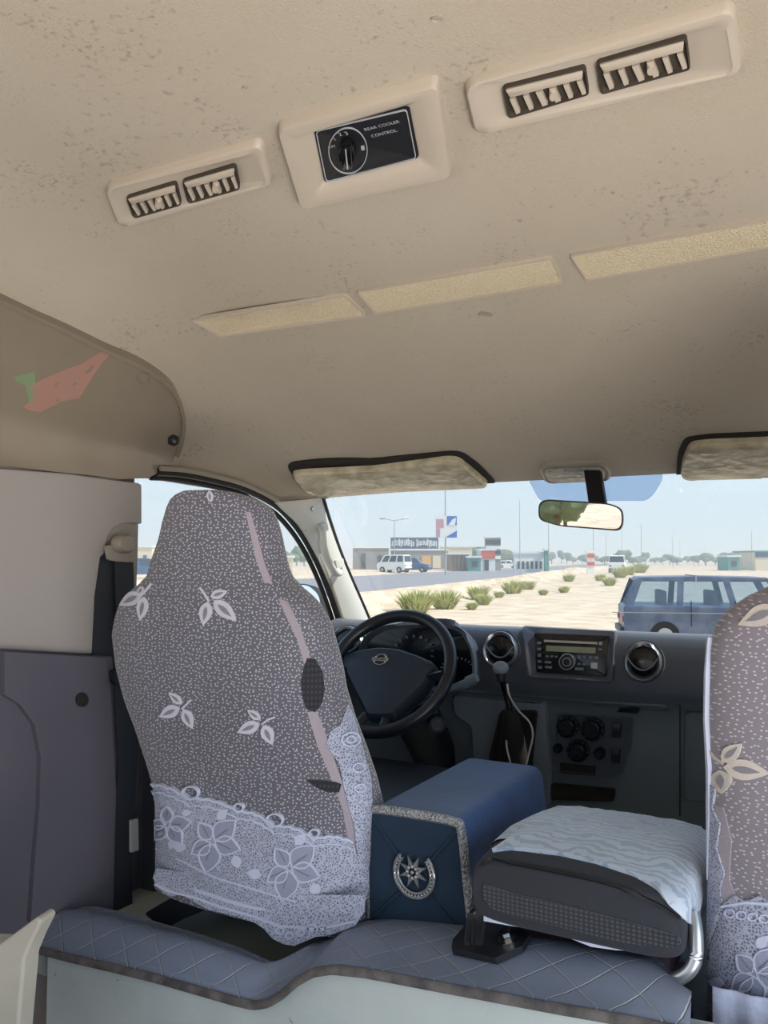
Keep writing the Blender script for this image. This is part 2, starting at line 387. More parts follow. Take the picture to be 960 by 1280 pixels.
rows = [[Vector((x, y, ceil_z(x, y))) for x in XS] for y in YS]
rows.append([Vector((x, 1.985, ceil_z(x, 1.97)+0.005)) for x in XS])
hl.grid(rows)
CEILB = hl.bvh(); ceil_p = bvh_proj(CEILB)
hl.grid([[p+Vector((0, 0, 0.05)) for p in r] for r in rows])          # outer roof skin
struct('ceiling', hl, MT['headliner'])
WALL_N = (1, 0, 0)
wall_p = plane_proj((XL, 0, 0), WALL_N)

# upper trim over the side, on the headliner's flank
tp = [(-70, 345), (-30, 357), (0, 369), (40, 388), (85, 408), (130, 430), (170, 447), (200, 466), (216, 483), (223, 503), (224, 522), (220, 545), (212, 566), (205, 584), (190, 590), (178, 597), (165, 607), (120, 596), (60, 590), (0, 588), (-70, 584)]
mb = MB(); mb.patch(ceil_p, tp, 0.020, 0.03, step=22)
mb.ribbon(ceil_p, smooth_path([Vector((x, y, 0)) for x, y in tp[:13]], 4), 5, 0.026)
MT['pinkreflection'] = M('painted_pink_reflection', srgb(160, 124, 112), 0.15); MT['greenreflection'] = M('painted_green_reflection', srgb(122, 142, 108), 0.15)  # pink and green reflections on the gloss, painted as base colour
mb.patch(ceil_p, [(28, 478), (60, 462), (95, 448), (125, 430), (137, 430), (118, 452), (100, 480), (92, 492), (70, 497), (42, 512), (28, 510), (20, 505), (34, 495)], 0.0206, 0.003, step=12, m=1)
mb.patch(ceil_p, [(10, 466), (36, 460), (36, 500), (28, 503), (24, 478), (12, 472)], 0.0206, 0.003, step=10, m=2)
trim1 = struct('trim_1', mb, [MT['trimgloss'], MT['pinkreflection'], MT['greenreflection']], label='glossy beige trim over the side window with faint pink and green painted reflection')
mb = MB(); mb.stack(ceil_p, [(ell(175, 464, 8, 7.5), .019), (ell(175, 464, 8, 7.5), .023), (ell(175, 464, 6.8, 6.3), .0235), (ell(175, 464, 6.6, 6.1), .0215)])
part('screw_cap', mb, MT['trimgloss'], trim1)
mb = MB(); mb.stack(ceil_p, [(rp([(203, 541), (210, 537), (217, 540), (215, 549), (209, 553), (203, 550)], 2), .019), (rp([(203, 541), (210, 537), (217, 540), (215, 549), (209, 553), (203, 550)], 2), .0225)])
mb.stack(ceil_p, [(ell(210, 545, 3, 3), .022), (ell(210, 545, 2.5, 2.5), .026)], m=1)
part('clip_hole', mb, [MT['dark'], MT['silver']], trim1)

# B pillar trim and lower side trim (left wall)
mb = MB()
bp = [(-150, 575), (0, 586), (80, 592), (168, 604), (172, 606), (172, 655), (160, 654), (147, 655), (137, 660), (130, 670), (126, 684), (120, 745), (114, 818), (60, 815), (0, 812), (-150, 806)]
mb.patch(wall_p, bp, 0.012, 0.03)
struct('wall_left', mb, MT['trimgrey'], bevel=0.003)
mb = MB(); mb.patch(wall_p, [(130, 664), (150, 652), (172, 652), (171, 700), (170, 722), (167, 850), (112, 850), (114, 815), (120, 745), (124, 690)], 0.002, 0.012)
struct('trim_2', mb, MT['anchor'])
low_p = plane_proj((XL+0.03, 0, 0), WALL_N)
mb = MB(); mb.patch(low_p, [(-170, 804), (0, 812), (140, 821), (143, 850), (150, 950), (158, 1060), (162, 1150), (150, 1200), (60, 1260), (-170, 1330)], 0.0, 0.05)
# raised relief around the wheel-arch recess
mb.patch(low_p, rp([(62, 830), (112, 828), (118, 840), (114, 885), (103, 903), (78, 903), (66, 890)], 8), 0.004, 0.006)
mb.patch(low_p, [(0, 868), (20, 880), (38, 905), (46, 945), (44, 1010), (38, 1080), (33, 1150), (46, 1160), (60, 1180), (75, 1150), (150, 1148), (146, 1050), (138, 960), (133, 860), (128, 822), (0, 814)], 0.012, 0.013)
side = struct('wall_side_lower', mb, MT['sidelow'], bevel=0.004); side.name = 'trim_3'
mb = MB(); mb.stack(low_p, [(ell(96, 874, 7.5, 9), .011), (ell(96, 874, 7.5, 9), .0165), (ell(96, 874, 5.5, 7), .0168), (ell(96, 874, 5, 6.5), .014)])
part('coat_hook_hole', mb, MT['dark'], side)
# step piece at the far left and the riser with its binding
RY = 1.03
edge_px = [(-260, 1090), (-60, 1150), (38, 1177), (60, 1182), (100, 1192), (150, 1203), (200, 1215), (250, 1229), (300, 1243), (322, 1248), (340, 1245), (358, 1234), (376, 1218), (395, 1207), (420, 1203), (460, 1207), (500, 1214), (560, 1225), (600, 1232), (650, 1241), (700, 1250), (760, 1260), (800, 1267), (870, 1281), (960, 1297), (1100, 1318)]
edge = [onY(x, y, RY) for x, y in edge_px]
def edge_z(x): return ipol([(p.x, p.z) for p in edge], x)
mb = MB(); e2 = smooth_path([p for p in edge if p.x > -1.29], 3)
mb.grid([[p-Vector((0, 0, .004)) for p in e2], [Vector((p.x, RY, -1.12)) for p in e2]])
mb.grid([[p-Vector((0, -.02, .004)) for p in e2], [Vector((p.x, RY+.02, -1.12)) for p in e2]])
struct('trim_4', mb, MT['riser'])
mb = MB()
st = [(-200, 1120), (-60, 1178), (0, 1180), (46, 1146), (52, 1152), (40, 1176), (30, 1200), (22, 1290), (18, 1420), (-200, 1420)]
mb.patch(plane_proj((0, .99, 0), (-0.25, 1, .0)), st, 0.0, 0.03)
struct('trim_5', mb, MT['palesill'], bevel=0.004)

# floors
mb = MB(); mb.box((XC, -0.19, -1.15), (2*HW+.1, 2.5, .06)); struct('floor', mb, MT['dashlow'])
mb = MB(); mb.box((XC, 1.26, -.72), (2*HW, .42, .05)); mb.box((XC, 1.95, -1.02), (2*HW, 1.0, .05)); mb.box((XC, 1.47, -.87), (2*HW, .03, .3))
struct('floor_cab', mb, MT['floorpan'])
mb = MB()                                                            # raised engine cover under the box and folded seat
mb.box((-0.20, 1.40, -.66), (1.00, .62, .13)); struct('floor_engine_cover', mb, MT['dashlow'], bevel=.01)

# right side: shell with cab door window; the sliding door stands open
mb = MB()
mb.box((XR+.02, 1.75, -.62), (.05, 1.15, .85))
for y in (1.19,): mb.box((XR+.02, y, .0), (.05, .10, .44))
mb.box((XR+.02, -1.0, -.35), (.05, .8, 1.4))
struct('wall_right', mb, MT['sidelow'])
mb = MB()
mb.box((XL-.03, 1.8, -.66), (.05, 1.05, .90)); mb.box((XL-.03, 0.0, -.7), (.05, 2.6, .98)); mb.box((XL-.03, 1.14, -.2), (.05, .32, .9)); mb.box((XL-.03, -1.2, .0), (.05, .3, .5))
struct('wall_left_outer', mb, MT['sidelow'])
# front: windscreen
WSB = MB()
def ws(u, v):     # u across, v down
    x = XL+.06+(2*HW-.12)*u; bow = 1-(2*u-1)**2
    return Vector((x, 1.93+.05*bow+.42*v, ipol([(0, .235), (1, -.23)], v)+.0*bow))
WSB.grid([[ws(a/24, b/10) for a in range(25)] for b in range(11)])
ws_p = bvh_proj(WSB.bvh())
wo = struct('window_1', WSB, MT['glass'])
# left door window pane
mb = MB(); mb.grid([[Vector((XL-.035, y, z)) for y in (1.25, 1.6, 2.15)] for z in (.2, 0, -.25)])
struct('window_2', mb, MT['glass'])
mb = MB(); mb.grid([[Vector((XL-.035, y, z)) for y in (-1.0, 0, .95)] for z in (.2, 0, -.22)])
struct('window_3', mb, MT['glass'])
# A pillar
outer_px = [(196, 590), (225, 592), (262, 599), (305, 611), (345, 632), (368, 655), (386, 682), (402, 715), (416, 752), (428, 790), (434, 815)]
outer = [onX(x, y, XL+.02) for x, y in outer_px]
mb = MB(); sp_ = smooth_path(outer, 5)
for k, (dx, r) in enumerate(((0, .009), (.012, .006), (-.018, .007))):
    mb.tube([p+Vector((dx*1.0, 0, dx*0.6)) for p in sp_], r, 8, m=k)
struct('trim_6', mb, [MT['rubber'], MT['anchor'], MT['rubber']])
inner_px = [(403, 622), (412, 652), (425, 690), (440, 726), (455, 760), (467, 790), (472, 812)]
inner = [ (lambda r: r)(onY(x, y, yy)) for (x, y), yy in zip(inner_px, (1.965, 2.01, 2.07, 2.14, 2.21, 2.27, 2.31))]
oo_px = [(343, 628), (372, 656), (392, 688), (408, 722), (424, 762), (436, 795), (440, 815)]
oo = [onX(x, y, XL+.03) for x, y in oo_px]
A = smooth_path(oo, 4); B = smooth_path(inner, 4)
mb = MB(); rows = []
for a, b in zip(A, B):
    n_ = (b-a).cross(Vector((0, .3, -1))).normalized(); n_ = n_ if n_.dot(-a) > 0 else -n_
    rows.append([a-n_*.01, a+n_*.004, a.lerp(b, .25)+n_*.016, a.lerp(b, .5)+n_*.02, a.lerp(b, .8)+n_*.014, b, b-n_*.01])
mb.grid(rows)
apil = struct('trim_7', mb, MT['pillar'])
PB = mb.bvh(); pil_p = bvh_proj(PB)
mb = MB(); mb.tube([p+Vector((.004, -.002, 0)) for p in B], .005, 8); part('window_seal', mb, MT['rubber'], apil)
gh = thing('grab_handle', 'pale grey grab handle on the left windscreen pillar', 'handle', at(400, 690, 2.25))
def nr(px, py, d): p, n = safe(pil_p, px, py, 425, 720); return p+n*d
mb = MB(); mb.tube(smooth_path([nr(399, 658, .0), nr(396, 664, .022), nr(396, 676, .034), nr(399, 690, .038), nr(406, 703, .036), nr(413, 712, .03), nr(419, 715, .015), nr(421, 712, .0)], 5), lambda t: (.012, .009), 12)
part('grip', mb, MT['pillar'], gh)
for q in ((402, 660), (422, 705)):
    mb = MB(); mb.stack(pil_p, [(rp([(q[0]-5, q[1]-5), (q[0]+4, q[1]-7), (q[0]+6, q[1]+3), (q[0]-3, q[1]+6)], 2), 0), (rp([(q[0]-5, q[1]-5), (q[0]+4, q[1]-7), (q[0]+6, q[1]+3), (q[0]-3, q[1]+6)], 2), .008), (sc(rp([(q[0]-5, q[1]-5), (q[0]+4, q[1]-7), (q[0]+6, q[1]+3), (q[0]-3, q[1]+6)], 2), .6), .009)])
    part('mount', mb, MT['pillar'], gh)
mb = MB(); mb.stack(pil_p, [(ell(391, 636, 3, 3), 0), (ell(391, 636, 2.6, 2.6), .004)]); part('screw', mb, MT['silver'], apil)

# door panel seen between seat and pillar, and the window sill
mb = MB(); mb.box((XL+.02, 1.78, -.58), (.05, .9, .72)); mb.box((XL+.05, 1.75, -.42), (.05, .5, .06)); 
d1 = struct('door_1', mb, MT['dash'], bevel=.008)
mb = MB(); mb.patch(plane_proj((XL+.047, 0, 0), WALL_N), [(162, 1025), (170, 1023), (171, 1062), (162, 1065)], .006); part('door_pocket_label', mb, MT['print'], d1)
mb = MB(); c0 = onX(425, 790, XL+.03)
mb.prism([onX(400, 800, XL+.03), onX(422, 772, XL+.03), onX(434, 790, XL+.03), onX(440, 815, XL+.03), onX(400, 835, XL+.03)], (.03, 0, 0))
part('mirror_corner_trim', mb, MT['dash'], d1, bevel=.003)

# ------------------------------------------------------------------ seat belt on the pillar
sb = thing('seat_belt', 'black seat belt hanging from the left pillar behind the driver seat', 'seat belt', onX(146, 900, XL+.03))
a2 = plane_proj((XL+.012, 0, 0), WALL_N)
mb = MB(); mb.patch(a2, rp([(125, 696), (132, 690), (140, 700), (163, 705), (165, 720), (163, 850), (113, 850), (118, 745)], 2), .003)
part('strap', mb, MT['belt'], sb)
mb = MB(); mb.patch(a2, [(140, 699), (163, 701), (164, 722), (164, 850), (146, 850), (141, 745)], .008, .004); 
mb.patch(low_p, [(135, 838), (164, 830), (167, 900), (163, 980), (159, 1040), (158, 1150), (136, 1150), (138, 1040), (141, 950)], .016, .003)
part('strap', mb, MT['belt'], sb)
mb = MB(); mb.patch(a2, rp([(127, 682), (136, 681), (139, 690), (158, 691), (161, 684), (166, 688), (164, 703), (140, 702), (130, 700)], 3), .014, .008)
part('guide_plate', mb, MT['anchor'], sb, bevel=.001)
mb = MB(); c_ = [(ell(147, 680, 12, 12), .008), (ell(147, 680, 11.5, 11.5), .024), (ell(147, 680, 9, 9), .030), (ell(147, 680, 5, 5), .031)]
mb.stack(a2, c_); part('bolt_cover', mb, MT['anchor'], sb)
mb = MB(); mb.patch(low_p, rp([(131, 838), (139, 836), (143, 850), (136, 856), (131, 850)], 2), .024, .012); part('guide_ring', mb, MT['black'], sb)

# ------------------------------------------------------------------ headliner fittings
def vent_pair(name, label, outl, inner_, boxes, loc, nsl=6):
    v = thing(name, label, 'air vent', loc, None)
    o = rp(outl, 16 if outl[1][0]-outl[0][0] > 260 else 12, 5)
    c = cen(o)
    mb = MB(); mb.stack(ceil_p, [(sc(o, 1.01), -.004), (sc(o, 1.0), .008), (sc(o, .985, .96), .012), (sc(o, .93, .82), .013), (sc(o, .90, .76), .010)])
    part('bezel', mb, MT['bezel'], v)
    for (tl, tr, br, bl) in boxes:
        tl, tr, br, bl = [Vector(p) for p in (tl, tr, br, bl)]
        def q(u, w): p = (tl*(1-u)+tr*u)*(1-w)+(bl*(1-u)+br*u)*w; return (p.x, p.y)
        fr = rp([q(0, 0), q(1, 0), q(1, 1), q(0, 1)], 5, 3)
        mb = MB(); mb.stack(ceil_p, [(sc(fr, 1.01, 1.04), .006), (sc(fr, 1.01, 1.04), .0155), (sc(fr, .98, .96), .016), (sc(fr, .96, .90), .0112)])
        vf = part('louvre_frame', mb, MT['slot'], v)
        mb = MB(); mb.stack(ceil_p, [(rp([q(.03, .05), q(.97, .05), q(.95, .34), q(.07, .34)], 1.5, 2), .011), (rp([q(.03, .05), q(.97, .05), q(.95, .34), q(.07, .34)], 1.5, 2), .0165), (rp([q(.05, .12), q(.95, .12), q(.93, .30), q(.09, .30)], 1.5, 2), .018)])
        part('flap', mb, MT['bezel'], vf)
        for k in range(nsl):
            u = .10+.82*k/(nsl-1)
            w_ = .052 if k == 2 or k == 3 else .042
            pl = [q(u-w_, .40), q(u+w_*.4, .40), q(u+w_*1.2, .90), q(u+w_*.0, .92)]
            mb = MB(); mb.patch(ceil_p, pl, .0165, .005); 
            if k == nsl//2: mb.stack(ceil_p, [(ell(*q(u-.02, .62), 5, 6), .013), (ell(*q(u-.02, .62), 4, 5), .020)])
            part('slat', mb, MT['bezel'], vf)
    return v
vent_pair('ceiling_vent', 'small beige twin air vent on the ceiling left of the cooler control', [(131, 228), (328, 170), (343, 222), (150, 280)], None,
          [((159, 236), (222, 217), (229, 245), (169, 262)), ((229, 215), (296, 195), (302, 225), (237, 243))], at(236, 225, 1.1))
vent_pair('ceiling_vent', 'large beige twin air vent on the ceiling right of the cooler control', [(580, 97), (918, -2), (930, 80), (595, 163)], None,
          [((629, 96), (732, 70), (737, 104), (637, 134)), ((746, 64), (858, 32), (863, 72), (752, 103))], at(755, 80, .8))

# rear cooler control
cc = thing('cooler_control_panel', 'rear cooler control with black face and rotary knob in beige ceiling bezel', 'control panel', at(458, 170, .92))
o1 = [(347, 150), (548, 92), (566, 211), (378, 252)]
r1 = rp(o1, 10, 4)
in1 = rp([(392, 154), (512, 125), (525, 191), (406, 223)], 5, 4)
md = rp([(370, 158), (528, 109), (545, 198), (393, 235)], 6, 4)
mb = MB(); mb.stack(ceil_p, [(sc(r1, 1.01), -.004), (r1, .012), (sc(r1, .985), .016), (sc(r1, .94), .0165), (md, .016), (in1, .007), (sc(in1, .98), .004)])
part('bezel', mb, MT['bezel'], cc)
mb = MB(); mb.stack(ceil_p, [(sc(in1, .99), .004), (sc(in1, .985), .0085), (sc(in1, .97), .009)])
face = part('face_panel', mb, MT['black'], cc)
mb = MB(); mb.ribbon(ceil_p, sc(in1, .94), 1.0, .0108, closed=True)
mb.ribbon(ceil_p, ell(436, 180, 24, 29, n=36), 1.0, .0108, closed=True)
def frame(proj, cx, cy, dx, dy, off):
    p, n = proj(cx, cy); q, _ = proj(cx+dx, cy+dy); xd = (q-p).normalized(); yd = n.cross(xd); return p+n*off, xd, yd
def label_px(mb, proj, txt, cx, cy, hpx, ang, off, m=0):
    p, xd, yd = frame(proj, cx, cy, 10*math.cos(ang), 10*math.sin(ang), off); t = p.dot(FW)
    mb.text(txt, p, xd, yd, hpx*1.35*t/F, m)
an = math.atan2(-30, 120)
for tx, x, y, h in (('REAR COOLER', 478, 147, 5.5), ('CONTROL', 481, 157, 5.5), ('1', 419, 164, 7), ('2', 426, 158, 7), ('3', 434, 157, 7), ('OFF', 416, 174, 4.5)):
    label_px(mb, ceil_p, tx, x, y, h, an, .0115)
mb.patch(ceil_p, [(452, 174), (456, 173), (457, 178), (453, 179)], .0112, .002)
part('lettering', mb, MT['print'], face)
mb = MB(); kb_ = rp([(426, 161), (441, 158), (443, 192), (430, 195)], 3); kn = ell(435, 179, 11, 15, n=20)
mb.stack(ceil_p, [(kn, .008), (sc(kn, .97), .018), (sc(kn, .85), .020)])
mb.stack(ceil_p, [(sc(kb_, 1), .016), (sc(kb_, .97), .024), (sc(kb_, .85), .0255)])
mb.ribbon(ceil_p, [(434, 163), (437, 190)], 1.4, .0268, m=1)
part('knob', mb, [MT['blackgloss'], MT['print']], cc)

for i, (pl, lab) in enumerate((([(240, 398), (432, 367), (458, 392), (275, 418)], 'leftmost ribbed cream air diffuser strip on the ceiling'),
              ([(447, 362), (690, 320), (704, 350), (470, 389)], 'middle ribbed cream air diffuser strip on the ceiling'),
              ([(714, 317), (1040, 258), (1075, 285), (734, 347)], 'rightmost ribbed cream air diffuser strip on the ceiling'))):
    g = rp(pl, 3, 2); mb = MB(); mb.patch(ceil_p, g, .004, .006, step=14)
    o = thing('ceiling_diffuser', lab, 'ceiling panel', onZ(*cen(pl), .45), 'diffuser strips on the ceiling')
    part('mesh_panel', mb, MT['diffuser'], o)
    mb = MB(); mb.ribbon(ceil_p, g, 2.0, .0055, closed=True); part('rim', mb, MT['bezel'], o)

# sun visors in their recesses
def visor(label, rec, vis, wrapmarks):
    o = thing('sun_visor', label, 'sun visor', ceil_p(*cen(vis))[0], 'sun visors')
    mb = MB(); mb.patch(ceil_p, rp(rec, 8, 4), .003, .01, step=12); part('recess_shade', mb, MT['dark'], o)  # dark sheet paints the shaded gap around the visor
    g = rp(vis, 8, 4); mb = MB(); mb.stack(ceil_p, [(g, .003), (sc(g, 1.0), .014), (sc(g, .985, .94), .02), (sc(g, .95, .8), .022), (sc(g, .5, .4), .023)])
    v = part('visor_board', mb, MT['visor'], o)
    return o
visor('clear-wrapped sun visor above the left half of the windscreen', [(358, 582), (366, 576), (470, 572), (562, 563), (578, 564), (600, 580), (622, 604), (400, 618), (378, 610)],
      [(363, 588), (375, 585), (470, 580), (560, 568), (574, 569), (590, 582), (613, 602), (500, 608), (400, 616), (380, 609)], 0)
visor('clear-wrapped sun visor above the right half of the windscreen', [(845, 600), (847, 565), (856, 546), (885, 542), (1120, 532), (1130, 590), (960, 600), (860, 604)],
      [(850, 590), (853, 570), (862, 550), (885, 547), (1110, 538), (1120, 583), (960, 592), (870, 594)], 0)
# dome lamp
dl = thing('dome_lamp', 'clear plastic dome lamp on the ceiling above the inside mirror', 'lamp', ceil_p(718, 588)[0])
g = rp([(673, 582), (684, 577), (755, 574), (765, 584), (763, 597), (752, 600), (692, 603), (682, 600)], 5, 3)
MT['lens'] = M('clear_lamp_lens', srgb(150, 150, 146), 0.12, bump=.4, bscale=60, var=.6, vscale=60, col2=srgb(110, 108, 104))
mb = MB(); mb.stack(ceil_p, [(g, -.002), (sc(g, .99), .008), (sc(g, .93, .86), .011), (sc(g, .88, .76), .008)]); part('housing', mb, MT['anchor'], dl)
mb = MB(); mb.stack(ceil_p, [(sc(g, .88, .70, (717, 590)), .006), (sc(g, .84, .6, (716, 590)), .013), (sc(g, .6, .35, (716, 590)), .014)]); part('lens', mb, MT['lens'], dl)
for x0 in (688, 730):
    mb = MB(); s_ = rp([(x0, 582), (x0+17, 581), (x0+16, 585), (x0+1, 586)], 1.5, 2); mb.stack(ceil_p, [(s_, .008), (s_, .017), (sc(s_, .8, .6), .018)]); part('switch', mb, MT['bezel'], dl)
# tiny plug on the ceiling
for (x, y, l) in ((607, 392, 'small round plug in the ceiling beside the middle diffuser strip'), (546, 22, 'small round stain plug in the ceiling above the large vent'), (306, 108, 'tiny dark screw in the ceiling above the small vent')):
    r_ = 9 if x == 607 else (7 if x == 546 else 3)
    mb = MB(); mb.stack(ceil_p, [(ell(x, y, r_, r_*.42), 0), (ell(x, y, r_*.95, r_*.4), .003), (ell(x, y, r_*.7, r_*.3), .0015)]); single('ceiling_plug', mb, MT['anchor'], l, 'plug')

# inside mirror
mc = onY(725, 644, 1.80)
im = thing('inside_mirror', 'inside rear-view mirror showing the sandy road behind', 'mirror', mc)
mn = (Vector((.115, -1, -.045))).normalized()
mp = plane_proj(mc, mn)
g = rp([(673, 629), (682, 624), (762, 629), (779, 636), (780, 655), (775, 664), (700, 658), (673, 650)], 8, 5)
mb = MB(); mb.stack(mp, [(sc(g, .8), -.035), (sc(g, .97), -.018), (g, 0.0), (sc(g, .985, .97), .006), (sc(g, .96, .9), .006), (sc(g, .955, .89), .004)]); part('shell', mb, MT['black'], im)
mb = MB(); mb.stack(mp, [(sc(g, .955, .89), .002), (sc(g, .955, .89), .0045)]); part('mirror_glass', mb, MT['mirror'], im, smooth=0)
mb = MB(); p0 = onY(740, 596, 1.93)+Vector((0, 0, .03)); p1 = onY(748, 632, 1.83)
xd = Vector((.018, .003, 0)); mb.rings([[p+xd*a+Vector((0, .012, 0))*b for a, b in ((-1, -1), (1, -1), (1, 1), (-1, 1))] for p in (p0, p0.lerp(p1, .5), p1)])
part('stem', mb, MT['black'], im, bevel=.003)
# tinted strip on the glass
MT['tint'] = M('patterned_tint_strip', srgb(110, 140, 190), 0.4, var=1, vscale=22, col2=srgb(190, 160, 160)); t = MT['tint'].node_tree
mx = t.nodes.new('ShaderNodeMixShader'); tr = t.nodes.new('ShaderNodeBsdfTransparent'); tr.inputs[0].default_value = (.62, .76, .98, 1); mx.inputs[0].default_value = .75
t.links.new(t.nodes['Principled BSDF'].outputs[0], mx.inputs[1]); t.links.new(tr.outputs[0], mx.inputs[2]); t.links.new(mx.outputs[0], t.nodes['Material Output'].inputs[0])
mb = MB(); mb.patch(ws_p, rp([(640, 570), (830, 560), (828, 600), (818, 616), (808, 625), (760, 625), (690, 628), (674, 624), (665, 606)], 5, 3), .003, .002, step=16)
single('tint_strip', mb, MT['tint'], 'blue patterned sunstrip stuck on the windscreen behind the mirror', 'sticker')
# ================================================================== DASHBOARD
prof = [(2.38, -.30), (2.34, -.245), (2.22, -.20), (2.10, -.176), (2.04, -.170), (2.01, -.173), (1.995, -.182), (1.985, -.20), (1.98, -.23), (1.978, -.30), (1.982, -.325), (1.995, -.337), (2.02, -.342), (2.025, -.35), (2.03, -.42), (2.04, -.55), (2.07, -.72), (2.12, -.80), (2.4, -.82)]
xs = [XL+.03+(2*HW-.06)*k/60 for k in range(61)]
mb = MB(); mb.grid([[Vector((x, y+ (.03*((x-XC)/HW)**4), z)) for y, z in prof[:13]] for x in xs])
mbl = MB(); mbl.grid([[Vector((x, y+(.03*((x-XC)/HW)**4), z)) for y, z in prof[12:]] for x in xs])
DB = MB(); DB.v = mb.v+mbl.v; DB.f = mb.f+[tuple(i+len(mb.v) for i in f) for f in mbl.f]; dash_p = bvh_proj(DB.bvh())
dash = thing('dashboard', 'dark moulded dashboard across the cab below the windscreen', 'dashboard', (XC, 2.1, -.8))
part('upper_pad', mb, MT['dash'], dash); part('lower_panel', mbl, MT['dashlow'], dash)
# instrument hood
o = [(452, 850), (452, 818), (458, 800), (470, 790), (490, 786), (530, 784), (565, 784), (583, 790), (594, 802), (600, 820), (601, 850), (588, 858), (470, 858)]
o = rp(o, 9, 3)
mb = MB(); mb.stack(dash_p, [(sc(o, 1.02), -.004), (sc(o, 1.0), .022), (sc(o, .975), .030), (sc(o, .94), .026), (sc(o, .88), .010)], fill=False)
hood = part('instrument_hood', mb, MT['dash'], dash)
mb = MB(); mb.stack(dash_p, [(sc(o, .90), .008), (sc(o, .89), .014)]); cl = part('instrument_face', mb, MT['blackgloss'], hood)
mb = MB()
for (cx, cy, r, a0, a1) in ((575, 838, 22, PI, 2*PI), (520, 815, 26, .8*PI, 2.2*PI)):
    mb = MB()
    for k in range(13):
        a = a0+(a1-a0)*k/12; mb.ribbon(dash_p, [(cx+r*math.cos(a), cy+r*.8*math.sin(a)), (cx+(r-4)*math.cos(a), cy+(r-4)*.8*math.sin(a))], 1.1, .0155)
    part('gauge_scale', mb, MT['dashpanel'], cl)
# round air vents
def rvent(cx, cy, r, ang=0):
    rr = lambda k: ell(cx, cy, r*k, r*1.02*k, n=32)
    mb = MB(); mb.stack(dash_p, [(rr(1.18), -.004), (rr(1.14), .004), (rr(1.02), .002)], fill=False); v = part('vent_surround', mb, MT['dash'], dash)
    mb = MB(); mb.stack(dash_p, [(rr(1.02), 0), (rr(1.0), .012), (rr(.93), .017), (rr(.84), .013), (rr(.82), .004)], fill=False); part('vent_ring', mb, MT['silver'], v)
    mb = MB(); mb.stack(dash_p, [(rr(.84), .0), (rr(.82), .006), (rr(.70), .009)]); part('vent_flap', mb, MT['blackgloss'], v)
    mb = MB()
    mb.ribbon(dash_p, [(cx+r*.8*u, cy+r*(.40-.62*u*u)) for u in [-1+k/6 for k in range(13)]], 1.7, .012)
    part('vent_blade', mb, MT['dashpanel'], v)
rvent(627, 813, 21); rvent(805, 828, 23); rvent(436, 806, 21)
# radio in its hood
o = rp([(655, 787), (770, 793), (766, 852), (662, 846)], 4, 3)
mb = MB(); mb.stack(dash_p, [(sc(o, 1.05, 1.08), -.012), (sc(o, 1.03, 1.04), .008), (sc(o, .99, .98), .010), (rp([(668, 792), (763, 796), (759, 845), (671, 840)], 2, 3), .002)], fill=False)
part('radio_surround', mb, MT['dash'], dash)
rf = rp([(668, 793), (762, 797), (758, 845), (671, 840)], 2, 3)
mb = MB(); mb.stack(dash_p, [(rf, -.002), (sc(rf, .99), .006), (sc(rf, .98), .0065)])
radio = thing('car_radio', 'black car radio with disc slot set in the dashboard centre', 'radio', dash_p(715, 820)[0]); part('faceplate', mb, MT['blackgloss'], radio)
def Q(u, v):   # radio face coordinates
    a = Vector((670, 795)).lerp(Vector((761, 799)), u); b = Vector((672, 839)).lerp(Vector((757, 844)), u); p = a.lerp(b, v); return (p.x, p.y)
def rect(u0, v0, u1, v1): return [Q(u0, v0), Q(u1, v0), Q(u1, v1), Q(u0, v1)]
mb = MB(); mb.patch(dash_p, rect(.15, .26, .84, .42), .0085, .003); part('display', mb, MT['lcd'], radio)
mb = MB(); mb.patch(dash_p, rect(.12, .13, .86, .165), .0078, .002); part('disc_slot', mb, MT['silver'], radio)
mb = MB(); c_ = Q(.45, .68); mb.stack(dash_p, [(ell(*c_, 10, 10), .006), (ell(*c_, 10, 10), .012), (ell(*c_, 8.6, 8.6), .013)]); mb.ribbon(dash_p, ell(*c_, 9.3, 9.3), 1.2, .014, m=1, closed=True); mb.ribbon(dash_p, ell(*c_, 5, 5), 1.2, .014, m=1, closed=True)
part('dial', mb, [MT['black'], MT['silver']], radio)
for (u, v, w, h) in [(.05, .2+.17*k, .05, .07) for k in range(5)]+[(.16+.065*k, .55+.02*0, .04, .05) for k in range(3)]+[(.62+.07*k, .53, .05, .07) for k in range(2)]+[(.78+.07*k, .53, .05, .07) for k in range(2)]+[(.17, .72, .09, .06), (.17, .86, .09, .06), (.62, .72, .05, .06), (.69, .72, .05, .06), (.62, .86, .12, .07), (.9, .15, .04, .06), (.9, .3, .04, .05)]:
    mb = MB(); mb.patch(dash_p, rect(u-w/2, v-h/2, u+w/2, v+h/2), .0085, .003); part('button', mb, MT['dashpanel'], radio)
mb = MB(); mb.patch(dash_p, rect(.79, .66, .88, .82), .009, .003); part('power_button', mb, MT['silver'], radio)
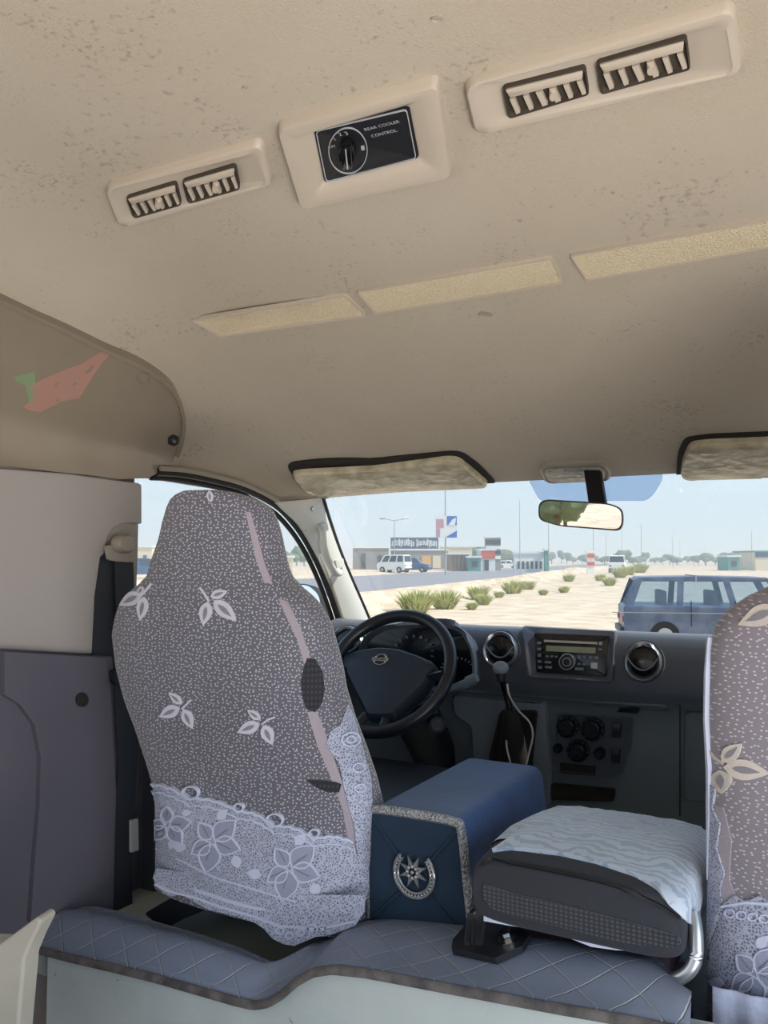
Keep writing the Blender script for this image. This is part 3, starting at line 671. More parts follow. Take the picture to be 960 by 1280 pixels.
# lower centre: shift console, pocket, climate panel, tray
mb = MB()
g = rp([(568, 864), (684, 876), (690, 950), (690, 1010), (598, 1010), (592, 900), (570, 892)], 10, 3)
mb.stack(dash_p, [(sc(g, 1.02), -.01), (g, .012), (sc(g, .97), .018), (rp([(622, 885), (672, 888), (665, 965), (664, 985), (622, 985), (616, 965), (614, 900)], 5, 3), .016) if False else (sc(g, .95), .018)])
part('shift_console', mb, MT['dashpanel'], dash)
pk = rp([(630, 888), (674, 888), (668, 948), (668, 975), (626, 975), (616, 945)], 5, 3)
mb = MB(); mb.stack(dash_p, [(sc(pk, 1.06), .016), (sc(pk, 1.04), .023), (pk, .023), (sc(pk, .95), .0185)]); part('console_pocket', mb, MT['dark'], dash)
tr = rp([(740, 876), (833, 881), (831, 893), (745, 889)], 3, 2)
mb = MB(); mb.stack(dash_p, [(tr, 0), (tr, .005), (sc(tr, .96, .8), .006)]); t_ = part('cup_tray', mb, MT['dashlow'], dash)
mb = MB(); mb.patch(dash_p, [(770, 880), (800, 882), (798, 891), (772, 889)], .008, .004); part('tray_catch', mb, MT['black'], t_)
hv = rp([(697, 890), (792, 897), (790, 930), (780, 966), (772, 970), (693, 962)], 5, 3)
mb = MB(); mb.stack(dash_p, [(sc(hv, 1.02), -.004), (hv, .008), (sc(hv, .985), .010), (sc(hv, .97), .009)]); hvp = part('climate_panel', mb, MT['dash'], dash)
for (x, y, r) in ((711, 907, 13), (742, 910, 14), (724, 937, 13), (699, 934, 5.5), (751, 940, 7)):
    mb = MB(); e_ = lambda k: ell(x, y, r*k, r*k, n=24)
    mb.stack(dash_p, [(e_(1.12), .009), (e_(1.08), .013), (e_(.98), .013), (e_(.96), .010), (e_(.8), .010), (e_(.74), .024), (e_(.62), .027)])
    if r > 10:
        a = .6 if x == 711 else -.9
        mb.ribbon(dash_p, [(x-r*.55*math.cos(a), y-r*.55*math.sin(a)), (x+r*.55*math.cos(a), y+r*.55*math.sin(a))], 4.5, .034)
        for k in range(9):
            b = 2.4+4.6*k/8; mb.ribbon(dash_p, [(x+r*.9*math.cos(b), y+r*.9*math.sin(b)), (x+r*1.02*math.cos(b), y+r*1.02*math.sin(b))], .9, .0145, m=1)
    part('climate_knob' if r > 10 else 'small_knob', mb, [MT['black'], MT['dashpanel']], hvp)
for (x, y) in ((772, 911), (771, 943)):
    mb = MB(); s_ = [(x-5, y-9), (x+6, y-8), (x+5, y+9), (x-5, y+9)]; mb.stack(dash_p, [(s_, .008), (s_, .014), (sc(s_, .85), .0155)]); part('rocker_switch', mb, MT['black'], hvp)
mb = MB(); s_ = [(702, 952), (746, 956), (745, 968), (702, 964)]; mb.stack(dash_p, [(s_, .008), (s_, .012), (sc(s_, .96, .8), .009)]); part('slot', mb, MT['dark'], hvp)
# vertical seam & glovebox outline on the right
mb = MB(); mb.ribbon(dash_p, [(850, 880), (850, 1020)], 1.6, .0015); part('panel_seam', mb, MT['dark'], dash)
mb = MB(); g = rp([(856, 888), (1000, 892), (1000, 1000), (856, 1000)], 8, 3); mb.stack(dash_p, [(g, 0), (sc(g, .99), .006), (sc(g, .97), .007)]); part('glovebox_lid', mb, MT['dashlow'], dash)
mb = MB(); g = rp([(690, 978), (770, 985), (768, 1000), (690, 998)], 4, 3); mb.stack(dash_p, [(g, 0), (g, .01), (sc(g, .9, .7), .006)]); part('lower_tray', mb, MT['dark'], dash)

# steering wheel
WC = onY(485, 839, 1.78); th = math.radians(37)
wx = Vector((1, 0, 0)); wn = Vector((0, -math.cos(th), math.sin(th))); wy = wn.cross(wx)*1
if wy.z < 0: wy = -wy
sw = thing('steering_wheel', 'black three-spoke steering wheel with round chrome emblem', 'steering wheel', WC-wn*.1)
R_ = .160
def wp(a, b, c=0): return WC+wx*a+wy*b+wn*c
mb = MB(); mb.tube([wp(R_*math.cos(2*PI*k/64), R_*math.sin(2*PI*k/64)) for k in range(64)], .0155, 14, closed=True); part('rim', mb, MT['wheel'], sw)
wpl = plane_proj(WC-wn*.02, wn)
hb = rp([(428, 822), (450, 816), (475, 812), (500, 814), (530, 824), (549, 834), (540, 852), (520, 873), (500, 893), (498, 902), (462, 903), (458, 893), (442, 862), (430, 838)], 7, 4)
mb = MB(); mb.stack(wpl, [(sc(hb, .8), -.05), (sc(hb, 1.0), -.01), (sc(hb, .985), .012), (sc(hb, .9), .022), (sc(hb, .5), .027)]); part('hub', mb, MT['hub'], sw)
for a, w_ in ((0.02, .020), (PI-.02, .020), (-PI/2-.25, .014), (-PI/2+.25, .014)):
    mb = MB(); mb.tube([wp(.05*math.cos(a), .05*math.sin(a), -.025), wp(.11*math.cos(a), .11*math.sin(a), -.018), wp((R_-.006)*math.cos(a), (R_-.006)*math.sin(a), 0)], lambda t, w_=w_: (w_, .009), 12); part('spoke', mb, MT['wheel'], sw)
ep, exd, eyd = WC-wn*.02, None, None
pc = wpl(481, 832)[0]; c3 = pc+wn*.0275
mb = MB(); mb.tube([c3+wx*.0165*math.cos(2*PI*k/32)+wy*.0145*math.sin(2*PI*k/32) for k in range(32)], .0026, 8, closed=True)
mb.box(c3+wn*.001, (.046, .004, .0095), rot=Matrix((wx, -wn, wy)).transposed())
em = part('emblem', mb, MT['chrome'], sw)
mb = MB(); mb.text('NISSAN', c3+wn*.0036, wx, wy, .0095); part('lettering', mb, MT['black'], em)
mb = MB(); mb.tube([WC-wn*.02, WC-wn*.1, WC-wn*.24], lambda t: .045, 18); mb.tube([WC-wn*.14, WC-wn*.35+Vector((0, .0, -.06))], .06, 18)
part('column_cover', mb, MT['black'], sw)
ig = onY(547, 906, 1.86); mb = MB(); mb.tube([ig+Vector((-.02, .04, 0)), ig], .02, 16); mb.tube([ig, ig+Vector((0, -.006, 0))], .014, 16, m=1); part('ignition_lock', mb, [MT['black'], MT['silver']], sw)
q0 = onY(560, 862, 1.84); q1 = onY(592, 848, 1.84)
mb = MB(); mb.tube([q0+(q0-q1)*1.2, q0, q1], .007, 10); mb.tube([q0.lerp(q1, .75), q1+(q1-q0)*.12], .011, 12); part('wiper_stalk', mb, MT['dashpanel'], sw)

# gear lever with white charging cord
gl = thing('gear_lever', 'tall black gear lever with a blue-grey knob beside the steering wheel', 'gear lever', onY(640, 945, 1.9))
pth = [onY(626, 842, 1.80), onY(631, 862, 1.81), onY(637, 885, 1.84), onY(640, 915, 1.88), onY(642, 960, 1.96)]
mb = MB(); mb.tube(smooth_path(pth[:3], 5), .0075, 12); part('shaft', mb, MT['blackgloss'], gl)
mb = MB(); mb.tube(smooth_path(pth[2:], 4), lambda t: .011+.03*t, 14); part('gaiter', mb, MT['dark'], gl)
kc = onY(626, 835, 1.80); mb = MB(); mb.sphere(kc, .0185, sq=(1, 1, .85)); mb.tube([kc-Vector((0, 0, .03)), kc], lambda t: .010+.004*t, 12, m=1); part('knob', mb, [MT['dashpanel'], MT['black']], gl)
mb = MB(); MT['white'] = M('white_cable', srgb(190, 180, 176), .5)
mb.tube(smooth_path([onY(634, 855, 1.795), onY(637, 870, 1.80), onY(648, 888, 1.84), onY(662, 903, 1.86), onY(666, 920, 1.86), onY(661, 942, 1.86), onY(657, 958, 1.86), onY(650, 972, 1.86), onY(642, 965, 1.86), onY(636, 946, 1.86), onY(633, 930, 1.86), onY(634, 912, 1.87)], 6), .0022, 8)
single('charging_cable', mb, MT['white'], 'thin pale charging cable looped down from the gear lever', 'cable')

# outside mirror
oc = onX(377, 772, XL-.24)
om = thing('door_mirror', 'outside door mirror reflecting pale blue sky, left of the windscreen pillar', 'mirror', oc)
n_ = (Vector((.10, -1, .06))).normalized(); pp = plane_proj(oc, n_)
g = rp([(350, 745), (360, 731), (385, 729), (400, 742), (405, 770), (405, 808), (352, 812)], 8, 4)
mb = MB(); mb.stack(pp, [(sc(g, .7), -.09), (sc(g, .95), -.05), (sc(g, 1.0), 0), (sc(g, .97), .006), (sc(g, .95), .003)]); part('housing', mb, MT['rubber'], om)
mb = MB(); mb.stack(pp, [(sc(g, .95), .001), (sc(g, .95), .0035)]); part('mirror_glass', mb, MT['mirror'], om, smooth=0)
mb = MB(); mb.tube([oc+Vector((.03, .03, -.09)), Vector((XL-.03, oc.y+.02, -.26))], .02, 10); part('arm', mb, MT['rubber'], om)

# ================================================================== SEATS
def yrear(z, oy=0): return 1.045+.10*(.15-z)/.75+oy
def seat(name, label, ox, oy, oz, holes, leaves, hempoly, fringe):
    lt = [(268, 612), (252, 612.5), (240, 614), (229, 618), (220, 624), (213, 633), (207, 648), (201, 672), (190, 700), (184, 720), (176, 729), (160, 740), (147, 755), (140, 774), (136, 795), (140, 835), (150, 875), (165, 915), (180, 960), (192, 1000), (196, 1040), (196, 1080), (192, 1120)]
    rt = [(268, 612), (284, 613), (296, 616), (307, 621), (316, 630), (323, 643), (328, 662), (333, 690), (338, 715), (345, 729), (360, 741), (376, 758), (388, 784), (396, 825), (402, 870), (413, 910), (427, 950), (440, 990), (449, 1030), (452, 1080), (452, 1150)]
    def conv(l):
        r = []
        for x, y in l:
            z = 0
            for _ in range(6): p = onY(x, y, yrear(z)); z = p.z
            r.append((p.z, p.x))
        return sorted(r)
    Lz, Rz = conv([(x-(14 if y < 900 else 14+(y-900)*.03), y) for x, y in lt]), conv([(x-6, y) for x, y in rt])
    if ox:
        Lz = conv([(1100, 470), (1070, 478), (1050, 500), (1030, 560), (1015, 640), (1000, 700), (985, 722), (958, 733), (928, 747), (902, 765), (885, 785), (878, 820), (876, 880), (876, 950), (881, 1020), (880, 1100), (877, 1180), (874, 1300), (874, 1400)])
        Rz = [(z, .20-x) for z, x in Lz]; Rz[-1] = (Rz[-1][0], .1); Lz[-1] = (Lz[-1][0], .1)
    zt = min(Lz[-1][0], Rz[-1][0]); zb = -.60
    zs = [zt-.0004, zt-.0015, zt-.003, zt-.005, zt-.008, zt-.012, zt-.018, zt-.026]+[zt-.035-(zt-.035-zb)*k/44 for k in range(45)]
    mb = MB(); rs = []
    for z in zs:
        xl, xr = ipol(Lz, z), ipol(Rz, z)
        d = zt-z; th_ = ipol([(0, .015), (.012, .05), (.03, .085), (.15, .10), (.3, .13), (.7, .15)], d)
        xc, a = (xl+xr)/2, max((xr-xl)/2, .01); n = 40; ring = []
        for k in range(n):
            t = 2*PI*k/n; c, s_ = math.cos(t), math.sin(t); e_ = 2/3.6
            xx = xc+a*math.copysign(abs(c)**e_, c); yy = yrear(z)+th_/2+th_/2*math.copysign(abs(s_)**e_, s_)
            if s_ < 0: yy -= .012*(1-((xx-xc)/a)**2) - .012*0
            w = .002*noise.noise(Vector((xx*9, z*9, 1)))
            ring.append(Vector((xx, yy+oy+w, z+oz)))
        rs.append(ring)
    mb.rings(rs)
    P = bvh_proj(mb.bvh()); P.home = (300, 880) if ox == 0 else (990, 950)
    st = thing(name, label, 'seat', (rs[-1][0].x-.2, yrear(-.6)+oy+.15, -.70), 'seats in the cab')
    # woven leaves belong to the cover cloth
    def leafp(cx, cy, L_, w_, a):
        pts = []
        for k in range(8): t = k/7; pts.append((t*L_, w_*math.sin(PI*t**.8)))
        for k in range(6, 0, -1): t = k/7; pts.append((t*L_, -w_*math.sin(PI*t**.8)))
        return [(cx+x*math.cos(a)-y*math.sin(a), cy+x*math.sin(a)+y*math.cos(a)) for x, y in pts]
    def leaf(cx, cy, L_, w_, a, off=.0022):
        mb.patch(P, leafp(cx, cy, L_, w_, a), off, .003, m=1)
        q = leafp(cx+L_*.2*math.cos(a), cy+L_*.2*math.sin(a), L_*.6, w_*.32, a); mb.patch(P, q, off+.0006, .001, m=2)
    for (lx, ly, kind, k) in leaves:
        if kind == 'stem':  mb.ribbon(P, ly, k, .0022, m=1); continue
        for (dx, dy, L_, w_, a) in kind: leaf(lx+dx*k, ly+dy*k, L_*k, w_*k, a)
    for hpoly in holes: mb.patch(P, hpoly, .0025, .003, step=10, m=3)
    for band in fringe['bands']: mb.patch(P, band, .0018, .003, step=12, m=4)
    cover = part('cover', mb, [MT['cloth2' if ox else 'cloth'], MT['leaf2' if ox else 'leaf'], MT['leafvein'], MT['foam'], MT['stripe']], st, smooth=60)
    # lace hem
    mb = MB()
    for hp in hempoly: mb.patch(P, hp, .004, .005, step=12, m=0)
    for (cx, cy, r, a0) in fringe['flowers']:
        for k in range(5):
            a = a0+2*PI*k/5+.25*math.sin(k*2.1); rr5 = r*(1.0+.22*math.sin(k*1.7+a0)); q = leafp(cx+3*math.cos(a), cy+3*math.sin(a), rr5, rr5*.36, a)
            mb.patch(P, q, .0050, .001, m=3); mb.ribbon(P, q, 1.9, .0060, m=1, closed=True); mb.ribbon(P, [(cx+8*math.cos(a), cy+8*math.sin(a)), (cx+r*.8*math.cos(a+.1), cy+r*.8*math.sin(a+.1))], 1.0, .0060, m=2)
        for k in range(3):
            a = a0+.4+2*PI*k/3; mb.patch(P, leafp(cx+r*1.15*math.cos(a), cy+r*.9*math.sin(a), r*.55, r*.2, a+.6), .0050, .001, m=1)
    for ln, w_ in fringe['lines']: mb.ribbon(P, ln, w_, .006, m=1)
    for (x, y, r) in fringe['rings']: mb.ribbon(P, ell(x, y, r, r*.8, n=12), 1.6, .006, m=1, closed=True)
    part('lace_hem', mb, [MT['net'], MT['hem'], MT['leafvein'], MT['petal']], cover, smooth=60)
    if fringe.get('drop'):
        yy = yrear(-.62)+oy
        fp = plane_proj((0, yy-.018, 0), (0, -1, 0)); mb = MB(); mb.patch(fp, fringe['drop'], .004, .004, step=14)
        for (x, y, r) in fringe['droprings']: mb.ribbon(fp, ell(x, y, r, r*.8, n=12), 1.8, .006, m=1, closed=True)
        mb.ribbon(fp, fringe['dropline'], 2.6, .006, m=1)
        part('scalloped_fringe', mb, [MT['net'], MT['hem']], cover, smooth=60)
    # cushion and base
    bx = rs[-1][0].x; cx_ = (rs[-1][0].x+rs[-1][20].x)/2; y0 = yrear(-.6)+oy
    mb = MB(); rr = []
    for k in range(9):
        y = y0+.13+.46*k/8; hgt = .10 if 0 < k < 8 else .07
        rr.append([Vector((cx_+.235*math.copysign(abs(math.cos(t))**.5, math.cos(t)), y, -.51+hgt*.6*math.copysign(abs(math.sin(t))**.5, math.sin(t)))) for t in [2*PI*j/28 for j in range(28)]])
    mb.rings(rr); part('cushion', mb, MT['black'], st)
    mb = MB(); mb.box((cx_, y0+.46, -.64), (.36, .30, .11)); part('seat_base', mb, MT['black'], st, bevel=.01)
    return st, P
K1 = [(0, 0, 27, 9, 2.05), (-2, -3, 44, 9, 2.6), (0, -12, 14, 5, -.9)]
KA = [(4, -4, 36, 9, 2.45), (6, -2, 26, 8, 1.75), (2, -14, 13, 5, -.8+PI)]
KB = [(0, 0, 28, 9, 1.75), (4, -3, 38, 9, .75), (2, -8, 20, 6, -.4)]
driver_leaves = [
 (178, 742, [(0, 0, 32, 8, 2.65), (3, 4, 30, 7, 1.75), (2, -8, 12, 4, 2.2)], 1), (0, [(175, 747), (183, 738), (190, 729)], 'stem', 2.2),
 (262, 752, [(-2, 0, 30, 8, 1.75), (6, -2, 38, 9, .75), (2, -6, 22, 6, -.35)], 1), (0, [(262, 752), (256, 742), (250, 734)], 'stem', 2.2),
 (228, 884, [(-3, 0, 28, 8, 2.7), (2, 2, 27, 7, 1.15), (0, -4, 22, 5, -2.4)], 1), (0, [(228, 886), (234, 880), (240, 874)], 'stem', 2.2),
 (328, 904, [(-3, 0, 30, 8, 2.75), (2, 2, 27, 8, 1.15), (-2, -5, 20, 5, -2.5)], 1), (0, [(328, 905), (336, 899), (345, 896)], 'stem', 2.2),
 (262, 614, [(0, 0, 14, 4, 1.4)], 1)]
base_ = [(182, 980), (240, 998), (300, 1014), (345, 1032), (394, 1048), (441, 1052)]
scal = []
for i in range(len(base_)-1):
    for k in range(12):
        t = k/12; a, b = base_[i], base_[i+1]; scal.append((a[0]+(b[0]-a[0])*t, a[1]+(b[1]-a[1])*t-5*math.sin(PI*t)-1.8*abs(math.sin(PI*t*4))))
scal.append(base_[-1])
hem = scal+[(449, 1080), (450, 1145), (430, 1160), (380, 1150), (330, 1142), (280, 1128), (230, 1118), (190, 1104), (184, 1040)]
sideh = [(440, 895), (450, 930), (462, 975), (463, 1010), (460, 1060), (459, 1120), (450, 1130), (447, 1080), (442, 1030), (430, 985), (424, 955), (408, 930), (412, 915), (425, 905), (433, 880)]
fr = dict(bands=[[(307, 640), (313, 640), (322, 672), (331, 705), (341, 730), (330, 728), (320, 700)], [(348, 748), (360, 752), (376, 785), (388, 822), (380, 830), (372, 800), (360, 775)], [(384, 890), (396, 888), (408, 920), (420, 955), (436, 1000), (448, 1050), (450, 1140), (438, 1140), (437, 1060), (428, 1010), (412, 968), (398, 935)]],
          flowers=[(268, 1050, 31, .3), (364, 1083, 33, .3), (212, 1030, 22, .9)], lines=[([(198, 1092), (250, 1112), (300, 1128), (360, 1142), (430, 1152)], 4), ([(198, 1060), (230, 1075), (270, 1095), (320, 1110), (370, 1125), (430, 1130)], 1.6)]+[(scal, 2.4), ([(x, y+9) for x, y in scal], 1.6)],
          rings=[(240, 990, 10), (345, 1024, 10), (300, 1008, 6), (394, 1040, 6)]+[(436, 925, 11), (436, 925, 5), (446, 960, 7), (448, 985, 6)],
          drop=[(197, 1085), (193, 1096), (200, 1110), (214, 1120), (228, 1117), (244, 1126), (262, 1136), (280, 1140), (300, 1145), (320, 1152), (332, 1160), (342, 1172), (356, 1179), (370, 1181), (382, 1176), (396, 1170), (414, 1168), (430, 1162), (445, 1156), (456, 1140), (457, 1118), (380, 1118), (280, 1095)],
          droprings=[(352, 1162, 5), (364, 1168, 5), (378, 1164, 5), (392, 1158, 5), (405, 1158, 4)], dropline=[(196, 1104), (214, 1113), (244, 1120), (280, 1133), (320, 1144), (350, 1156), (400, 1160), (446, 1150)])
ds, DP = seat('front_seat', 'high-backed driver seat in dotted leaf-pattern cover with lace hem, behind the steering wheel', 0, 0, 0,
    [[(384, 822), (394, 824), (402, 838), (405, 860), (402, 880), (394, 890), (384, 886), (378, 870), (377, 850), (380, 836)], [(384, 975), (400, 974), (420, 977), (427, 980), (424, 990), (410, 990), (396, 984)]], driver_leaves, [hem, sideh], fr)
pl = [(905, 958, [(0, 0, 58, 13, .15), (-4, 4, 30, 14, 1.5), (-2, -6, 34, 10, -.75)], 1), (0, [(906, 955), (893, 946), (888, 940)], 'stem', 3),
      (975, 760, [(0, 0, 56, 13, 2.75), (4, 4, 40, 12, 1.6)], 1)]
hem2 = [(905, 1130), (920, 1118), (935, 1126), (950, 1118), (965, 1128), (985, 1122), (1010, 1132), (1060, 1128), (1110, 1142), (1170, 1140), (1240, 1158), (1330, 1160), (1330, 1300), (960, 1300), (885, 1220), (884, 1190)]
sh2 = [(885, 975), (896, 985), (893, 1010), (902, 1030), (898, 1060), (908, 1090), (902, 1110), (906, 1140), (886, 1200), (885, 1100)]
fr2 = dict(bands=[[(890, 1000), (905, 1010), (915, 1050), (912, 1100), (925, 1130), (905, 1150), (902, 1100), (897, 1050)]], flowers=[(945, 1215, 36, .2), (1060, 1215, 36, .9), (1180, 1225, 38, 0)],
           lines=[([(890, 790), (887, 840), (886, 900), (889, 960), (890, 1020), (888, 1100)], 2.2), ([(905, 1132), (935, 1126), (965, 1128), (1010, 1134), (1060, 1130), (1110, 1144), (1170, 1142), (1240, 1160), (1320, 1162)], 3)], rings=[(915+i*14, 1140+i*2, 6) for i in range(5)])
ps, PP = seat('front_seat', 'passenger seat in dotted leaf-pattern cover at the right edge, its cloth tinted as if sunlit', 1.04, 0, 0, [], pl, [hem2, sh2], fr2)
# gathered skirt of the passenger cover
mb = MB(); rows = []; y0 = yrear(-.58)-.02
for k in range(7):
    z = -.52-.03*k; rows.append([Vector((-.157+.515*j/70, y0-.010-.006*(k/6+.3)*(1.5+math.sin(j*1.35))-.01*k/6, z+.006*math.sin(j*.9)*(k/6))) for j in range(71)])
mb.grid(rows); mb.grid([[p+Vector((0, .003, 0)) for p in r] for r in rows])
part('gathered_skirt', mb, MT['hem'], ps)

# ------------------------------------------------------------------ quilted mat
def crest_z(x): return edge_z(x)+.0
m = bpy.data.materials.new('quilted_leatherette'); m.use_nodes = True; t = m.node_tree; b = t.nodes['Principled BSDF']
co = t.nodes.new('ShaderNodeTexCoord'); b.inputs['Roughness'].default_value = .38; prev = None
for sgn in (1, -1):
    mp_ = t.nodes.new('ShaderNodeMapping'); mp_.inputs['Rotation'].default_value = (0, 0, sgn*.95); t.links.new(co.outputs['Object'], mp_.inputs[0])
    wv = t.nodes.new('ShaderNodeTexWave'); wv.wave_profile = 'TRI'; wv.inputs['Scale'].default_value = 7; wv.inputs['Distortion'].default_value = .4; wv.inputs['Detail'].default_value = 0; t.links.new(mp_.outputs[0], wv.inputs[0])
    mr = t.nodes.new('ShaderNodeMapRange'); mr.inputs[1].default_value = .0; mr.inputs[2].default_value = .06; mr.inputs[3].default_value = 1; mr.inputs[4].default_value = 0; t.links.new(wv.outputs['Fac'], mr.inputs[0])
    if prev is None: prev = mr
    else:
        mxm = t.nodes.new('ShaderNodeMath'); mxm.operation = 'MAXIMUM'; t.links.new(prev.outputs[0], mxm.inputs[0]); t.links.new(mr.outputs[0], mxm.inputs[1])
mx = t.nodes.new('ShaderNodeMix'); mx.data_type = 'RGBA'; mx.inputs[6].default_value = srgb(114, 124, 144); mx.inputs[7].default_value = srgb(164, 166, 172); t.links.new(mxm.outputs[0], mx.inputs[0]); t.links.new(mx.outputs[2], b.inputs['Base Color'])
bm_ = t.nodes.new('ShaderNodeBump'); bm_.invert = True; bm_.inputs['Strength'].default_value = .6; bm_.inputs['Distance'].default_value = .004; t.links.new(mxm.outputs[0], bm_.inputs['Height']); t.links.new(bm_.outputs[0], b.inputs['Normal'])
MT['mat'] = m
back_px = [(-60, 1140, 1.14), (60, 1142, 1.14), (85, 1133, 1.14), (120, 1132, 1.14), (150, 1138, 1.14), (200, 1152, 1.14), (250, 1166, 1.13), (300, 1183, 1.12), (345, 1203, 1.10), (375, 1192, 1.13), (400, 1176, 1.17), (430, 1158, 1.21), (465, 1147, 1.24), (500, 1142, 1.26), (540, 1142, 1.27), (600, 1146, 1.27), (680, 1160, 1.2), (760, 1178, 1.17), (820, 1192, 1.14), (870, 1250, 1.05)]
bk = [onY(x, y, yy) for x, y, yy in back_px]
E_ = smooth_path([p for p in edge if -1.30 < p.x < -.155], 4); E_ = [onY(38, 1180, RY)]+E_
Bz = sorted((p.x, p.z) for p in bk); By = sorted((p.x, p.y) for p in bk)
mb = MB(); cols = []
for k in range(90):
    x = -1.285+1.115*k/89; ez = edge_z(x); bz, by = ipol(Bz, x), ipol(By, x); r = []
    r.append(Vector((x, RY-.004, ez-.010)))
    for j in range(11):
        u = j/10; h_ = .035*math.sin(PI*u)**.7*(1 if x < -.75 or x > -.7 else .6); y = RY-.003+(by-RY)*u
        r.append(Vector((x, y, ez+(bz-ez)*u+h_*.6*math.sin(PI*min(1, u*1.0)))))
    r.append(Vector((x, by+.004, bz-.05))); cols.append(r)
mb.grid(cols)
MATB = mb.bvh(); mat_p = bvh_proj(MATB)
mt = single('quilted_mat', mb, MT['mat'], 'grey-blue diamond-quilted leatherette mat over the raised edge behind the front seats', 'mat', smooth=60)
mb = MB(); bnd = [(x, RY-.010, ipol([(p.x, p.z) for p in edge], x)-.006) for x in [-1.285+1.115*k/120 for k in range(121)]]
mb.tube(bnd, lambda t: (.004, .0065), 10); part('edge_binding', mb, MT['ribbon'], mt)

# ------------------------------------------------------------------ blue velour box
bx = thing('storage_box', 'blue velour covered box with silver trim and silver crescent brooch', 'box', (-.585, 1.36, -.60))
fl, frr = onY(463, 1012, 1.18), onY(577, 1021, 1.18); bl = onY(463, 1146, 1.18); br = onY(594, 1146, 1.18)
zt_ = (fl.z+frr.z)/2; zb_ = -.575
x0, x1 = bl.x, br.x; xa, xb = fl.x-.003, frr.x
Yb = 1.56
def bsec(y, k=1.0):   # rounded section, narrower at the top
    pts = [(x0, zb_), (x1, zb_), (xb, zt_), (xa, zt_)]
    g_ = rp(pts, .022, 5)
    return [Vector((p[0], y, p[1])) for p in g_]
mb = MB(); ys = [1.18, 1.185, 1.30, 1.42, 1.545, 1.557, Yb]
rs = [bsec(y) for y in ys]
rs[-1] = [Vector(((p.x-(xa+xb)/2)*.93+(xa+xb)/2, p.y, p.z if p.z < -.55 else p.z-.012)) for p in rs[-1]]
mb.rings(rs); part('box_body', mb, MT['blue'], bx)
BP_ = plane_proj((0, 1.18, 0), (0, -1, 0))
def b2(u, v): 
    z = zb_+(zt_-zb_)*v; a = x0+(xa-x0)*v; c = x1+(xb-x1)*v; return Vector((a+(c-a)*u, 1.18, z))
f_out = [p for p in bsec(1.18)]
cx0 = sum(f_out, Vector())/len(f_out)
mb = MB(); inn = [cx0+(p-cx0)*.985 for p in f_out]
puff = []
mb.rings([inn, [p+Vector((0, -.006, 0)) for p in inn]], caps=True)
for (u0, v0) in ((.03, .95), (.97, .93), (.03, .05), (.97, .05)):        # tufting creases towards the brooch
    a = b2(u0, v0)+Vector((0, -.007, 0)); c = b2(.5, .47)+Vector((0, -.007, 0)); mb.tube([a, a.lerp(c, .5)+Vector((0, -.002, 0)), c], .0022, 6)
part('front_panel', mb, MT['blue2'], bx)
mb = MB(); tr_ = [b2(.0, .04), b2(.0, .93), b2(.05, .985), b2(.5, 1.0), b2(.93, .99), b2(1.0, .92), b2(1.0, .5), b2(1.0, .03)]
tr_ = [p+Vector((0, -.005, 0)) for p in tr_]
mb.tube(smooth_path(tr_[1:7]+[tr_[7]], 8), lambda t: (.006, .0075), 8); mb.tube([tr_[0], tr_[1]], .003, 8)
part('silver_trim', mb, MT['sequin'], bx)
brc = BP_(522, 1089)[0]+Vector((0, -.012, 0)); mb = MB()
for rr_, wd in ((.034, .0028), (.028, .0020)):
    mb.tube([brc+Vector((rr_*math.cos(a), 0, rr_*math.sin(a)*1.05)) for a in [PI/2+.75+(2*PI-1.5)*k/40 for k in range(41)]], wd, 8)
for k in range(26):
    a = PI/2+.85+(2*PI-1.7)*k/25; mb.sphere(brc+Vector((.0312*math.cos(a), -.002, .0325*math.sin(a))), .0021, nu=8, nv=6)
for k in range(8):
    a = PI/8+PI*k/4; d_ = Vector((math.cos(a), 0, math.sin(a))); n2 = Vector((-math.sin(a), 0, math.cos(a))); o_ = brc+Vector((0, -.001, .004))
    mb.prism([o_+n2*.006, o_+d_*.010+n2*.004, o_+d_*.025, o_+d_*.010-n2*.004, o_-n2*.006], (0, -.003, 0))
for k in range(9):
    a = 2*PI*k/8; mb.sphere(brc+Vector((0 if k == 8 else .0085*math.cos(a), -.006, .004+(0 if k == 8 else .0085*math.sin(a)))), .0034, nu=8, nv=6)
part('brooch', mb, MT['silver'], bx)

# ------------------------------------------------------------------ folded middle seat
fs = thing('folded_seat', 'folded middle seat, charcoal fabric half covered by white lace cloth', 'seat', (-.30, 1.25, -.56))
def sec(y, k, kz=1, dz=0):
    xl, xr = -.462, -.182; zc_, hz = -.450+dz, .041*kz; r = []
    for j in range(36):
        t_ = 2*PI*j/36; c, s_ = math.cos(t_), math.sin(t_)
        r.append(Vector(((xl+xr)/2+(xr-xl)/2*k*math.copysign(abs(c)**.34, c), y, zc_+hz*math.copysign(abs(s_)**.40, s_)+.012*math.exp(-((y-1.2)/.1)**2)*(s_ > 0))))
    return r
fy = [(1.078, .97, .84), (1.083, .99, .94), (1.095, 1, 1), (1.15, 1.0, 1.04), (1.22, 1.0, 1.06), (1.30, .99, 1.05), (1.35, .97, 1.0), (1.39, .92, .9), (1.41, .85, .7)]
mb = MB(); rs = [sec(y, k, kz) for y, k, kz in fy]; mb.rings(rs); FB = mb.bvh(); fold_p = bvh_proj(FB)
fm = part('backrest', mb, MT['charcoal'], fs, smooth=60)
mb = MB(); mb.patch(fold_p, rp([(604, 1104), (640, 1116), (700, 1130), (780, 1150), (850, 1170), (852, 1180), (838, 1184), (780, 1178), (700, 1158), (640, 1144), (612, 1134), (604, 1120)], 4, 2), .0025, .004, step=12); part('mesh_band', mb, MT['charcoalmesh'], fm)
